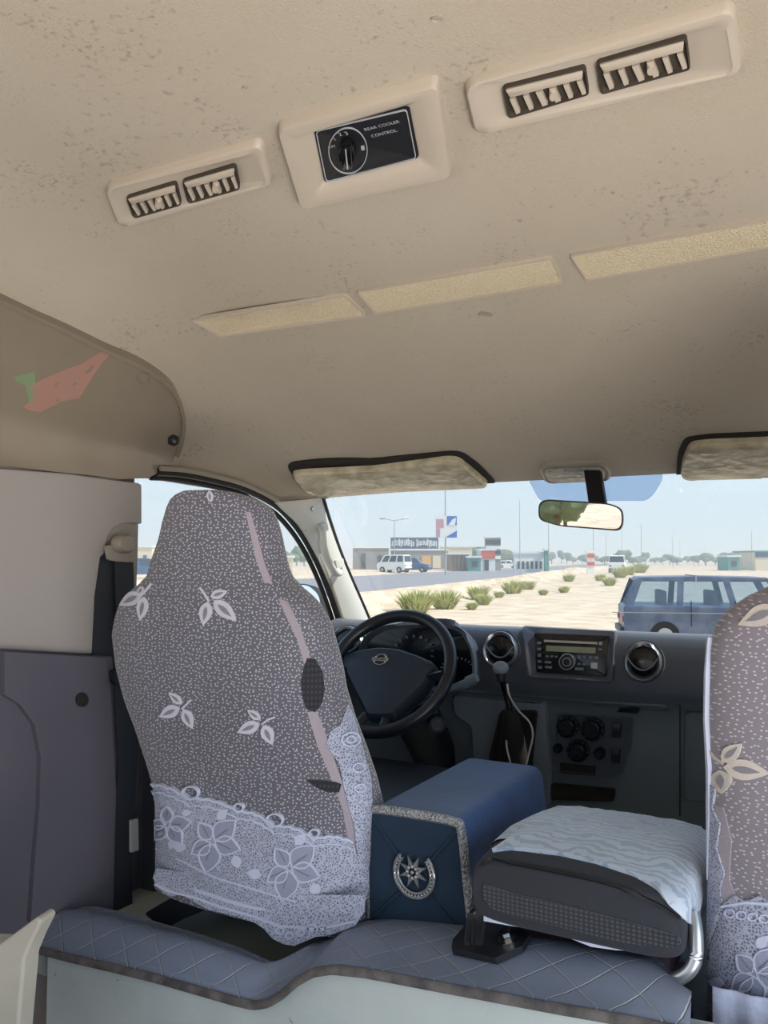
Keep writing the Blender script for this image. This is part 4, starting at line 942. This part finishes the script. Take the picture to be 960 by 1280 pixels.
mb = MB(); mb.ribbon(fold_p, smooth_path([Vector((x, y, 0)) for x, y in ((603, 1082), (615, 1074), (640, 1080), (700, 1092), (760, 1106), (820, 1128), (850, 1148))], 4), 2.5, .004); part('piping', mb, MT['black'], fm)
cvp = [(616, 1066), (640, 1063), (700, 1070), (745, 1080), (790, 1095), (820, 1112), (838, 1130), (852, 1148), (862, 1157), (868, 1140), (876, 1112), (884, 1080), (886, 1055), (880, 1036), (868, 1024), (845, 1014), (800, 1006), (750, 1001), (710, 1001), (690, 1006), (676, 1020), (655, 1038), (636, 1052)]
mb = MB(); mb.patch(fold_p, cvp, .006, .006, step=11)
# the cloth's unseen far side
rr = []
for (y, k, kz) in fy[3:]:
    s_ = sec(y, k*1.015, kz*1.06); rr.append([s_[j % 36] for j in range(-4, 23)])
mb.grid(rr); 
part('lace_cloth', mb, MT['topcover'], fs, smooth=60)
mb = MB()
for (x, y, r) in ((790, 1118, 1),): pass
# seat cushion beneath, cloth edge, tube frame, bracket
mb = MB(); mb.box((-.33, 1.24, -.545), (.22, .26, .05)); part('cushion', mb, MT['maroon'], fs, bevel=.012)
fy_ = plane_proj((0, 1.09, 0), (0, -1, 0))
mb = MB(); mb.patch(fy_, [(606, 1143), (640, 1148), (720, 1164), (800, 1180), (800, 1188), (770, 1186), (740, 1182), (715, 1172), (690, 1163), (640, 1156), (606, 1150)], .004, .006, step=14); part('lower_cloth_edge', mb, MT['hem'], fs)
mb = MB(); mb.tube(smooth_path([onY(866, 1140, 1.11), onY(870, 1165, 1.10), onY(870, 1195, 1.09), onY(862, 1213, 1.085), onY(845, 1224, 1.085), onY(826, 1226, 1.09), onY(810, 1224, 1.12)], 6), .0085, 12); part('tube_frame', mb, MT['silver'], fs)
mb = MB(); mb.patch(mat_p, [(568, 1185), (588, 1160), (600, 1150), (620, 1152), (664, 1178), (655, 1192), (622, 1207), (567, 1195)], .012, .010, step=20)
fb = part('hinge_bracket', mb, MT['black'], fs, bevel=.002)
mb = MB(); pb, nb = mat_p(638, 1185); mb.tube([pb, pb+nb*.015], .0125, 20); mb.tube([pb+nb*.015, pb+nb*.026], .0085, 6); part('bolt', mb, MT['chrome'], fs, smooth=30)
mb = MB()
for k in range(7):
    x = 586+k*3.2; mb.tube(smooth_path([onY(596+k*1.2, 1098, 1.12), onY(x+6-k, 1125, 1.10), onY(x, 1150, 1.09), onY(x-2+random.uniform(-3, 3), 1180, 1.06)], 4), .0032, 6)
part('strap_tangle', mb, MT['black'], fs)
# seat mounting under the driver seat
mb = MB(); mb.patch(plane_proj((0, 1.17, 0), (0, -1, 0)), rp([(180, 1142), (200, 1130), (222, 1118), (250, 1122), (252, 1140), (226, 1150), (210, 1160), (196, 1156)], 4, 2), .0, .10)
part('slide_rail', mb, MT['black'], ds, bevel=.004)
# ================================================================== OUTSIDE
RD = Vector((-.17, .985, 0)).normalized(); RN = Vector((-RD.y, RD.x, 0))     # along the road, and to its left
ROADZ = -1.5; RL0, RL1 = 13.9, 27.4
def terr(x, y):
    L = x*RN.x+y*RN.y; s_ = x*RD.x+y*RD.y
    n1 = noise.noise(Vector((x*.12, y*.12, 0))); n2 = noise.noise(Vector((x*.7, y*.7, 3))); n3 = noise.noise(Vector((x*1.3, y*1.3, 5)))
    z = ipol([(-200, -2.1), (10.4, -2.1), (12.6, -1.62), (13.6, -1.5), (28, -1.5), (33, -1.35), (60, -1.3), (400, -1.2)], L)
    bank = max(0, 1-abs(L-11.9)/2.0)
    z += bank*(.30*n1+.35*n2+.40*n3)
    if L < 10.4: z += (.04*n1+.03*n2)*min(1, max(0, math.hypot(x, y)-4)/5)
    if L > 28.2: z += (.14*n1+.06*n2)*min(1, (L-28.2)/3)
    if s_ > 60 and L < 13: z += min(1, (s_-60)/30)*.5*max(0, min(1, (L+30)/20))
    return z
Ls = [-250, -120, -70, -45, -30, -20, -14, -10, -6, -3, 0, 3, 5, 7, 8.5, 9.4]+[10+.22*k for k in range(18)]+[14.2, 17, 20.5, 24, 27.2, 28]+[28.6+.7*k for k in range(12)]+[38, 42, 48, 55, 65, 80, 110, 160, 260, 500]
Ss = [-300, -160, -90, -60, -45, -35, -27, -20, -15, -10, -6, -3]+[0+.55*k for k in range(120)]+[68+3*k for k in range(14)]+[115, 130, 150, 180, 230, 300, 420, 700, 1100]
mb = MB(); mb.grid([[(lambda p: Vector((p.x, p.y, terr(p.x, p.y))))(RN*L+RD*s_) for L in Ls] for s_ in Ss])
MT['sand'] = M('pale_sand', srgb(218, 200, 178), .95, bump=1.0, bscale=3.5, var=.9, vscale=.9, col2=srgb(190, 166, 140), spots=[(3.0, .88, (.30, .24, .18, .55), .08)])
TB = mb.bvh(); struct('ground', mb, MT['sand'], smooth=0)
def gh_(px, py):
    r = ray(px, py).normalized(); h = TB.ray_cast(Vector((0, 0, 0)), r); return h[0]
def gat(px, t):
    p = ray(px, 700)*t; return Vector((p.x, p.y, terr(p.x, p.y)))
MT['asphalt'] = M('asphalt', srgb(140, 138, 142), .85, var=.3, vscale=.3, col2=srgb(124, 122, 128))
mb = MB(); mb.grid([[(lambda p: Vector((p.x, p.y, ROADZ+.04)))(RN*L+RD*s_) for L in (RL0, 17, 20, 24, RL1)] for s_ in range(-150, 900, 10)])
mb.grid([[(lambda p: Vector((p.x, p.y, z)))(RN*L+RD*s_) for L, z in ((RL0, ROADZ+.04), (RL0-.02, ROADZ-.3))] for s_ in range(-150, 900, 10)])
struct('ground_road', mb, MT['asphalt'])
MT['kerb_y'] = M('kerb_yellow', srgb(222, 190, 96), .8); MT['kerb_w'] = M('kerb_white', srgb(225, 222, 214), .8)
mb = MB(); R3 = Matrix((RN, RD, Vector((0, 0, 1)))).transposed()
for k in range(60): c_ = RN*(RL1+.25)+RD*(-40+1.6*k); mb.box(Vector((c_.x, c_.y, ROADZ+.13)), (.35, 1.58, .34), m=k % 2, rot=R3)
struct('trim_kerb', mb, [MT['kerb_y'], MT['kerb_w']])

# shrubs
MT['shrub'] = M('dry_green_shrub', srgb(196, 196, 140), .9, var=1, vscale=5, col2=srgb(170, 176, 116))
def shrub_mb(seed, h=.6, w=.5, n=420):
    rnd = random.Random(seed); mb = MB()
    for k in range(n):
        a = rnd.uniform(0, 2*PI); r = rnd.uniform(0, .35)*w; b_ = Vector((r*math.cos(a), r*math.sin(a), -.03))
        t_ = b_+Vector((math.cos(a)*rnd.uniform(.1, .8)*w, math.sin(a)*rnd.uniform(.1, .8)*w, h*rnd.uniform(.4, 1))); m_ = b_.lerp(t_, .55)+Vector((0, 0, .08*h))
        s_ = Vector((-math.sin(a), math.cos(a), 0))*.010
        mb.add([b_-s_, b_+s_, m_+s_*1.4, m_-s_*1.4, t_], [(0, 1, 2, 3), (3, 2, 4)])
    return mb
protos = [single('desert_shrub', shrub_mb(i, .62, .5), MT['shrub'], 'x', 'shrub', 'green shrubs on the sandy bank', smooth=0) for i in range(3)]
used = set()
sh = [(520, 766, 1.25, 'tall yellow-green shrub on the bank just above the steering wheel'), (556, 761, 1.1, 'green shrub on the bank right of the tall one above the steering wheel'),
      (597, 749, 1.0, 'wide green shrub high on the bank below the billboard'), (604, 756, .7, 'low shrub under the wide one high on the bank'), (641, 742, 1.15, 'bushy green shrub on the bank left below the inside mirror'),
      (660, 737, .9, 'darker shrub near the road edge below the inside mirror'), (624, 747, .5, 'tiny shrub between two larger ones on the bank'), (679, 744, .5, 'tiny pale shrub on the bank below the mirror'),
      (711, 727, .9, 'blue-green shrub on the bank near the parked vehicle'), (705, 741, .6, 'small round shrub on the bank left of the parked vehicle'), (762, 732, .9, 'sparse shrub just behind the parked vehicle tail'),
      (750, 726, .8, 'shrub high on the bank behind the parked vehicle tail'), (775, 722, 1.3, 'wide grassy shrub at the bank top above the parked vehicle'), (800, 716, 1.6, 'tall grassy shrub at the bank top right of the pickup'), (786, 719, 1.4, 'grassy shrub between two others at the bank top'),
      (590, 762, .45, 'tiny shrub low on the bank'), (612, 713, 1.0, 'dark shrub beyond the road before the red shop')]
for i, (px, py, k, lab) in enumerate(sh):
    p = gh_(px, py)
    if p is None: continue
    o = protos[i] if i < 3 else protos[i % 3].copy()
    if i >= 3: COL.objects.link(o)
    o.location = p; o.scale = (k*1.9, k*1.9, k*1.35); o.rotation_euler = (0, 0, i*1.3); o['label'] = lab

# generic vehicle
MT['tyre'] = M('tyre', srgb(35, 34, 34), .9); MT['carglass'] = M('dark_car_glass', srgb(60, 72, 84), .1)
MT['lampred'] = M('red_lamp', srgb(150, 40, 36), .3)
def vehicle(name, label, cat, p, rz, L_, Wd, Hh, paint, cab, glassm=None, group=None, open_glass=False, wh=.33, noseh=.52):
    """p: ground point under the body's middle; cab: (x0,x1,x2,x3) greenhouse bottom-rear, top-rear, top-front, bottom-front as fractions"""
    v = thing(name, label, cat, p, group); v.rotation_euler = (0, 0, rz); base = Vector(p)
    def lp(nm, mb, m_, par=None, **k):
        o = part(nm, mb, m_, None, **k); o.parent = par or v; return o
    zb, zbelt, zt_ = .30, Hh*.60, Hh
    x = lambda f: (f-.5)*L_
    nose = Hh*noseh
    pr = [(x(0), zb+.05), (x(0), zbelt*.93), (x(.01), zbelt), (x(cab[3]), zbelt), (x(.985), nose), (x(1), nose*.85), (x(1), zb+.08), (x(.985), zb), (x(.02), zb)]
    mb = MB(); mb.rings([[Vector((a, s_*Wd/2*k, c)) for a, c in pr] for s_, k in ((-1, .97), (-1, 1), (1, 1), (1, .97))]) if False else mb.rings([[Vector((a, y, c)) for a, c in pr] for y in (-Wd/2, Wd/2)])
    body = lp('body', mb, paint, bevel=.05, smooth=40)
    tw = Wd*.43; bw = Wd*.485
    mb = MB(); 
    mb.rings([[Vector((a, y, c)) for a, c in ((x(cab[1])-.03, zt_-.13), (x(cab[1])+.05, zt_-.03), (x((cab[1]+cab[2])/2), zt_), (x(cab[2])-.08, zt_-.03), (x(cab[2])+.03, zt_-.13))] for y in (-tw, tw)])
    lp('roof', mb, paint, bevel=.03)
    nw = max(2, round((cab[2]-cab[0])*L_/.95))
    def post(xb, xt, w_):
        for s_ in (-1, 1):
            mbp = MB(); mbp.rings([[Vector((xb-w_, s_*bw, zbelt-.03)), Vector((xb+w_, s_*bw, zbelt-.03)), Vector((xb+w_, s_*(bw-.05), zbelt-.03)), Vector((xb-w_, s_*(bw-.05), zbelt-.03))],
                       [Vector((xt-w_, s_*tw, zt_-.08)), Vector((xt+w_, s_*tw, zt_-.08)), Vector((xt+w_, s_*(tw-.05), zt_-.08)), Vector((xt-w_, s_*(tw-.05), zt_-.08))]])
            lp('pillar', mbp, paint)
    for k in range(nw+1):
        f = k/nw; post(x(cab[0]+(cab[3]-cab[0])*f)+(.06 if k == 0 else -.06 if k == nw else 0), x(cab[1]+(cab[2]-cab[1])*f)+(.04 if k == 0 else -.04 if k == nw else 0), .07 if 0 < k < nw else .09)
    gm = glassm or MT['carglass']
    for k in range(nw):
        for s_ in (-1, 1):
            f0, f1 = k/nw, (k+1)/nw
            mb = MB(); mb.prism([Vector((x(cab[0]+(cab[3]-cab[0])*f0), s_*(bw-.02), zbelt-.02)), Vector((x(cab[0]+(cab[3]-cab[0])*f1), s_*(bw-.02), zbelt-.02)), Vector((x(cab[1]+(cab[2]-cab[1])*f1), s_*(tw-.02), zt_-.1)), Vector((x(cab[1]+(cab[2]-cab[1])*f0), s_*(tw-.02), zt_-.1))], (0, -s_*.01, 0))
            lp('side_window', mb, gm, smooth=0)
    for (a, b_, nm) in ((cab[3], cab[2], 'windscreen'), (cab[0], cab[1], 'rear_window')):
        mb = MB(); mb.prism([Vector((x(a), -bw+.06, zbelt)), Vector((x(a), bw-.06, zbelt)), Vector((x(b_), tw-.05, zt_-.09)), Vector((x(b_), -tw+.05, zt_-.09))], (.01, 0, 0)); lp(nm, mb, gm, smooth=0)
    for fx in (.2, .8):
        for s_ in (-1, 1):
            mb = MB(); c_ = Vector((x(fx), s_*(Wd/2-.06), wh)); mb.tube([c_-Vector((0, .1*s_, 0)), c_+Vector((0, .10*s_, 0))], wh, 24); mb.tube([c_+Vector((0, .09*s_, 0)), c_+Vector((0, .115*s_, 0))], wh*.55, 16, m=1)
            lp('wheel', mb, [MT['tyre'], MT['silver']])
    for xx, mt_, nm in ((x(1), MT['kerb_w'], 'headlamp'), (x(0), MT['lampred'], 'tail_lamp')):
        for s_ in (-1, 1):
            mb = MB(); mb.box((xx, s_*(Wd/2-.2), nose*.78), (.06, .26, .13)); lp(nm, mb, mt_, bevel=.01)
    mb = MB(); mb.box((x(1)+.03, 0, zb+.12), (.12, Wd*.96, .16)); lp('bumper', mb, MT['black'], bevel=.03)
    mb = MB(); mb.box((x(0)-.03, 0, zb+.12), (.12, Wd*.96, .16)); lp('bumper', mb, MT['black'], bevel=.03)
    return v, lp, x
MT['suv'] = M('hazed_dark_blue_paint', srgb(78, 90, 116), .35, var=.8, vscale=2.5, col2=srgb(112, 120, 136)); MT['white_paint'] = M('white_paint', srgb(232, 232, 230), .35); MT['blue_paint'] = M('blue_paint', srgb(60, 92, 130), .35)  # van paint is lightened to carry haze in its colour
MT['primer'] = M('pale_roof_seam', srgb(150, 152, 158), .6)
rt_a = math.atan2(RT.y, RT.x)
pc = gat(775, 20.6); d_ = Vector((math.cos(rt_a-.20), math.sin(rt_a-.20), 0)); cpos = pc+d_*2.3; cpos.z = terr(cpos.x, cpos.y)+.0
suv, lp, x = vehicle('parked_suv', 'haze-lightened dark blue boxy van parked on the sand outside the windscreen', 'car', cpos, rt_a-.20, 4.6, 1.75, 1.72, MT['suv'], (.015, .07, .72, .80), glassm=glass('suv_glass', (.84, .90, .94, 1), .10))
mb = MB(); mb.box((x(.33), -.885, 1.12 if False else .85), (.015, .02, .6)); mb.box((x(.54), -.885, .85), (.015, .02, .6)); lp('door_gap', mb, MT['black'])
mb = MB(); mb.box((x(.40), -.89, .86), (4.2, .02, .02)); lp('side_moulding', mb, MT['primer'])
mb = MB(); mb.rings([[Vector((x(.36)+a, y, z)) for a, z in ((-.02, 1.60), (.02, 1.60), (.02, 1.735), (-.02, 1.735))] for y in (-.76, .76)]); lp('roof_seam', mb, MT['primer'])
for fx in (.25, .5):
    mb = MB(); mb.box((x(fx), -.1, .92), (.5, 1.2, .16)); mb.box((x(fx)-.22, -.1, 1.12), (.14, 1.2, .5)); lp('seat_row', mb, MT['sidelow'], bevel=.04)
toR = math.atan2(RD.y, RD.x)
vehicle('white_minibus', 'white minibus parked beyond the road left of the blue car', 'van', gat(493, 93), rt_a+2.6, 3.6, 1.7, 2.0, MT['white_paint'], (.02, .05, .74, .88))
vehicle('blue_car', 'blue car parked beyond the road right of the white minibus', 'car', gat(517, 98), rt_a-.25, 3.9, 1.7, 1.75, MT['blue_paint'], (.04, .16, .62, .76))
vehicle('far_vehicle', 'small white vehicle driving away along the distant road', 'car', RN*18.5+RD*0+Vector((0, 0, 0)) if False else (lambda p: Vector((p.x, p.y, ROADZ+.04)))(gat(772, 96)), toR, 3.8, 1.8, 2.0, MT['white_paint'], (.02, .08, .62, .76))
vehicle('pale_car', 'pale car parked before the arched white wall far away', 'car', gat(634, 150), rt_a, 3.8, 1.7, 1.4, MT['white_paint'], (.05, .18, .62, .78))
vehicle('blue_car', 'blue car on the verge seen in the gap beside the seat belt', 'car', gat(180, 62), rt_a+.3, 4.0, 1.7, 1.5, MT['blue_paint'], (.04, .16, .62, .76))

# poles with lamps, billboard
MT['pole'] = M('pale_pole', srgb(168, 168, 164), .7); MT['white2'] = M('white_board', srgb(228, 228, 226), .7); MT['bblue'] = M('billboard_blue', srgb(74, 112, 186), .6); MT['pink'] = M('billboard_pink', srgb(196, 150, 160), .6)
def pole(name, label, px, t_, top, arms=0, r=.07, group='lamp poles along the road', cat='pole'):
    p = gat(px, t_); h_ = (700-top)/F*t_-p.z
    o = thing(name, label, cat, p, group); mb = MB(); mb.tube([p, p+Vector((0, 0, h_*.5)), p+Vector((0, 0, h_))], lambda u: r*(1-.4*u), 8); part('mast', mb, MT['pole'], o)
    for s_ in ((-1, 1) if arms == 2 else (1,) if arms == 1 else ()):
        mb = MB(); a = p+Vector((0, 0, h_*.985)); b_ = a+RT*s_*1.1+Vector((0, 0, .25)); mb.tube([a, b_], .05, 6); mb.box(b_+RT*s_*.3, (.7, .25, .14)); part('lamp_arm', mb, MT['pole'], o)
    return o, p, h_
o_, p_, h_ = pole('billboard', 'small blue and white billboard on a tall pole beyond the road', 557, 80, 606, 0, .09, None, 'billboard')
c_ = at(558, 658.5, 79.6); bn = -FW
def bq(u0, v0, u1, v1, off): return [c_+RT*(a*1.02)+Vector((0, 0, b_*1.05))+(-FW*off) for a, b_ in ((u0, v0), (u1, v0), (u1, v1), (u0, v1))]
mb = MB(); mb.prism(bq(-1, -1, 1, 1, 0), FW*.12); part('panel', mb, MT['white2'], o_)
mb = MB(); mb.prism(bq(.05, .15, .98, .98, .02), FW*.01); mb.prism([c_+RT*1.0-Vector((0, 0, 1.02))-FW*.02, c_+RT*1.0-Vector((0, 0, .35))-FW*.02, c_+RT*-.1-Vector((0, 0, 1.02))-FW*.02], FW*.01); mb.prism(bq(-.98, -.1, -.25, .7, .02), FW*.01, m=1); mb.prism(bq(-.98, -.95, -.6, -.15, .02), FW*.01, m=1)
part('artwork', mb, [MT['bblue'], MT['pink']], o_)
mb = MB(); mb.prism([c_+RT*.15+Vector((0, 0, .12))-FW*.03, c_+RT*.8+Vector((0, 0, .12))-FW*.03, c_+RT*.95+Vector((0, 0, .85))-FW*.03, c_+RT*.6+Vector((0, 0, .75))-FW*.03], FW*.005); part('white_flash', mb, MT['white2'], o_)
pole('lamp_pole', 'twin-armed lamp pole above the white minibus', 493, 100, 650, 2)
for px, t_, top, l in ((650, 90, 625, 'tall thin pole left of the inside mirror'), (686, 95, 640, 'tall thin pole beside the arched white wall'), (742, 110, 655, 'thin pole behind the striped board'), (758, 150, 668, 'thin pole left of the far white vehicle'),
                       (802, 130, 655, 'thin pole right of the far white vehicle'), (778, 180, 660, 'far pole directly over the white vehicle'), (841, 170, 668, 'far pole above the parked van roof'), (850, 220, 676, 'very far pole right of another above the parked van roof'), (940, 120, 664, 'thin pole beside the rightmost building'), (882, 230, 680, 'very far pole left of the rightmost buildings')):
    pole('road_pole', l, px, t_, top, 0, .05)
# blue square sign on the left
p = gat(334, 70); o = thing('road_sign', 'small blue square sign beyond the road seen through the door window', 'sign', p); mb = MB(); mb.tube([p, p+Vector((0, 0, 2.3))], .04, 8); part('post', mb, MT['pole'], o)
c2 = p+Vector((0, 0, 2.35)); mb = MB(); mb.box(c2, (.75, .05, .6), rot=Matrix((RT, Vector((-RT.y, RT.x, 0)), Vector((0, 0, 1)))).transposed()); part('sign_plate', mb, MT['bblue'], o)

# buildings: boxes seen from px0..px1, top py, at distance t
BR = Matrix((RT, Vector((-RT.y, RT.x, 0)), Vector((0, 0, 1)))).transposed()
def building(name, label, px0, px1, top, t_, wallm, depth=6, wins=(), roofm=None, cat='building', parapet=.25):
    p = gat((px0+px1)/2, t_); w_ = (px1-px0)/F*t_; h_ = (700-top)/F*t_-p.z; back = Vector((-RT.y, RT.x, 0))
    o = thing(name, label, cat, p); c_ = p+back*depth/2+Vector((0, 0, h_/2))
    mb = MB(); mb.box(c_, (w_, depth, h_+.3), rot=BR); part('wall', mb, wallm, o)
    mb = MB(); mb.box(c_+Vector((0, 0, h_/2+.1)), (w_+.3, depth+.3, parapet), rot=BR); part('roof_edge', mb, roofm or MT['white2'], o)
    for (u, v, a, b_, mt_, nm) in wins:
        mb = MB(); mb.box(p-back*.04+RT*((u-.5)*w_)+Vector((0, 0, v*h_)), (a*w_, .12, b_*h_), rot=BR); part(nm, mb, mt_, o)
    return o, p, w_, h_
MT['greyw'] = M('grey_block_wall', srgb(150, 146, 144), .9, var=.6, vscale=.4, col2=srgb(128, 126, 126)); MT['brownw'] = M('brown_wall', srgb(146, 124, 110), .9); MT['creamw'] = M('cream_wall', srgb(216, 204, 180), .9)
MT['redw'] = M('red_wall', srgb(206, 96, 84), .8); MT['tealw'] = M('teal_panel', srgb(92, 148, 140), .8); MT['orange'] = M('orange_panel', srgb(216, 168, 100), .8); MT['bannerb'] = M('banner_blue', srgb(62, 84, 120), .8); MT['darkw'] = M('dark_opening', srgb(70, 70, 74), .8)
building('warehouse', 'long low grey block building behind the white minibus', 441, 486, 685, 118, MT['greyw'], 8, [(.3, .4, .12, .7, MT['darkw'], 'door'), (.75, .5, .1, .3, MT['darkw'], 'window')])
o, p, w_, h_ = building('shop_row', 'grey shop row with long blue lettered banner on its roof', 489, 560, 688, 126, MT['greyw'], 8, [(.62, .35, .16, .7, MT['orange'], 'shutter'), (.80, .35, .14, .7, MT['creamw'], 'shutter'), (.25, .35, .2, .6, MT['darkw'], 'door')])
mb = MB(); mb.box(p+RT*(-.09*w_)+Vector((0, 0, h_+1.1)), (w_*.84, .2, 1.7), rot=BR)
for k in range(8): mb.box(p+RT*(-.46*w_+.11*k*w_)+Vector((0, .1, h_+.3)), (.08, .08, .8), rot=BR, m=0)
bn_ = part('banner', mb, MT['bannerb'], o)
mb = MB(); rr = random.Random(4); back = Vector((-RT.y, RT.x, 0))
for k in range(26):
    if k == 13: continue
    mb.box(p+RT*(-.48*w_+.031*k*w_)-back*.12+Vector((0, 0, h_+1.1+rr.uniform(-.15, .15))), (rr.uniform(.1, .22), .04, rr.uniform(.5, 1.2)), rot=BR); mb.box(p+RT*(-.48*w_+.031*k*w_)-back*.12+Vector((0, 0, h_+1.1+rr.uniform(-.4, .4))), (.26, .04, .12), rot=BR)
part('banner_lettering', mb, MT['white2'], bn_)
building('shed', 'brown board shed right of the billboard pole', 562, 586, 693, 112, MT['brownw'], 5, [(.2+.2*k, .5, .03, .9, MT['darkw'], 'gap') for k in range(4)])
building('earth_mound_house', 'tan rubble-walled house behind the billboard pole', 553, 590, 684, 140, MT['creamw'], 6, [(.4, .5, .1, .3, MT['darkw'], 'window')])
building('kiosk', 'teal kiosk left of the red shop', 586, 601, 697, 108, MT['tealw'], 3, [(.5, .55, .5, .4, MT['darkw'], 'window')])
building('red_shop', 'red and white shop under the banner scaffold', 601, 619, 688, 110, MT['white2'], 5, [(.5, .8, 1, .38, MT['redw'], 'fascia'), (.4, .3, .3, .5, MT['darkw'], 'door')])
building('scaffold_sign', 'tall framed structure with striped white banners beside the red shop', 607, 626, 672, 116, MT['greyw'], 1.0, [(.5, .86, 1, .14, MT['darkw'], 'banner'), (.5, .7, 1, .10, MT['white2'], 'banner'), (.5, .55, 1, .10, MT['darkw'], 'banner'), (.5, .4, 1, .10, MT['white2'], 'banner')], cat='sign')
building('arched_wall', 'low white wall with a row of dark arched openings', 643, 681, 692, 104, MT['white2'], 1.0, [(.14+.145*k, .38, .07, .4, MT['darkw'], 'arch') for k in range(6)], cat='wall')
building('gate_post', 'teal topped gate post right of the arched white wall', 681, 686, 688, 103, MT['tealw'], .6, cat='post')
building('striped_board', 'red and white striped roadside board before the far vehicle', 734, 743, 691, 92, MT['white2'], .2, [(.5, .85, 1, .16, MT['redw'], 'stripe'), (.5, .5, 1, .16, MT['redw'], 'stripe')], cat='sign')
building('white_hall', 'white building with blue and green top at the right edge', 944, 985, 690, 130, MT['creamw'], 8, [(.25, .9, .5, .35, MT['bannerb'], 'fascia'), (.6, .4, .1, .4, MT['darkw'], 'door')], roofm=MT['tealw'])
building('green_kiosk', 'pale green kiosk left of the white building far right', 910, 925, 696, 125, MT['tealw'], 4, [(.5, .5, .4, .4, MT['darkw'], 'window')])
building('cream_house', 'cream house beside the green kiosk far right', 926, 937, 697, 135, MT['creamw'], 4, [(.5, .5, .2, .4, MT['darkw'], 'window')])
building('cream_house', 'low cream house seen in the gap beside the seat belt', 168, 190, 684, 110, MT['creamw'], 6, [(.6, .5, .2, .3, MT['darkw'], 'window')])
building('boundary_wall', 'long pale boundary wall seen through the door window', 338, 366, 697, 95, MT['creamw'], .4, cat='wall')

# distant trees
MT['crown'] = M('dusty_green_crown', srgb(108, 122, 92), .95, var=.8, vscale=.5, col2=srgb(84, 98, 74)); MT['trunk'] = M('trunk', srgb(112, 96, 80), .9)
def tree_mb(seed):
    rnd = random.Random(seed); mb = MB()
    for k in range(7):
        c_ = Vector((rnd.uniform(-1.1, 1.1), rnd.uniform(-1.1, 1.1), rnd.uniform(2.0, 3.6))); n = len(mb.v); mb.sphere(c_, rnd.uniform(.8, 1.3), nu=9, nv=6)
        for i in range(n, len(mb.v)): v_ = Vector(mb.v[i]); d2 = (v_-c_); mb.v[i] = tuple(c_+d2*(1+.35*noise.noise(v_*1.7)))
    return mb
tp_ = []
for i in range(3):
    o = thing('distant_tree', 'x', 'tree', (0, 0, 0), 'trees on the horizon'); part('crown', tree_mb(i), MT['crown'], o); mb = MB(); mb.tube([(0, 0, -.3), (.1, 0, 2.4)], .16, 7); part('trunk', mb, MT['trunk'], o); tp_.append(o)
rnd = random.Random(11); k = 0
spots = [(345, 190), (352, 200), (362, 185), (371, 195), (380, 190), (390, 200), (398, 196), (337, 200), (330, 188), (188, 200), (196, 190)]+[(690+9.2*i+rnd.uniform(-3, 3), rnd.uniform(230, 330)) for i in range(26)]+[(470, 210), (565, 180), (592, 175), (632, 190), (641, 210), (655, 230), (668, 215)]
for i, (px, t_) in enumerate(spots):
    o = tp_[i] if i < 3 else copy_tree(tp_[i % 3]); o.location = gat(px, t_); o.scale = (rnd.uniform(.7, 1.3),)*2+(rnd.uniform(.5, 1.0),); o.rotation_euler = (0, 0, rnd.uniform(0, 6))
    for lim, lb in ((200, 'in the gap beside the seat belt'), (400, 'seen through the driver door window'), (560, 'behind the warehouse and shops'), (600, 'behind the brown shed'), (636, 'right of the red shop'), (690, 'behind the arched white wall'), (733, 'between the arched wall and the striped board'), (765, 'between the striped board and the far white vehicle'), (800, 'just right of the far white vehicle'), (850, 'above the left half of the parked van'), (905, 'above the right half of the parked van'), (2000, 'behind the rightmost buildings')):
        if px < lim: break
    o['label'] = 'distant dusty green tree on the horizon '+lb
# trees behind the van, seen in the inside mirror
mir = []
for px_, t_ in ((694, 30), (706, 36)):
    r_ = ray(px_, 640); r_ = r_-mn*(2*r_.dot(mn)); r_ = Vector((r_.x, r_.y, 0)).normalized()*t_; mir.append((mc.x+r_.x, mc.y+r_.y, .55))
for i, (x_, y_, sc_) in enumerate(mir):
    o = copy_tree(tp_[i]); o.location = (x_, y_, terr(x_, y_)); o.scale = (sc_,)*3; o['label'] = 'leafy tree behind the van, reflected in the inside mirror'; o['group'] = 'trees behind the van'

MT['haze'] = bpy.data.materials.new('dusty_air'); MT['haze'].use_nodes = True; t = MT['haze'].node_tree; t.nodes.clear()
vs_ = t.nodes.new('ShaderNodeVolumeScatter'); oo_ = t.nodes.new('ShaderNodeOutputMaterial'); vs_.inputs['Color'].default_value = (.93, .97, 1, 1); vs_.inputs['Density'].default_value = .003; t.links.new(vs_.outputs[0], oo_.inputs['Volume'])
mb = MB(); mb.box((-60, 165, 12), (700, 290, 34)); o = struct('haze', mb, MT['haze'], smooth=0)
# ================================================================== lift everything so the sand outside lies at height zero
for o in bpy.data.objects:
    if o.parent is None and o.type in ('MESH', 'EMPTY'): o.location.z += H
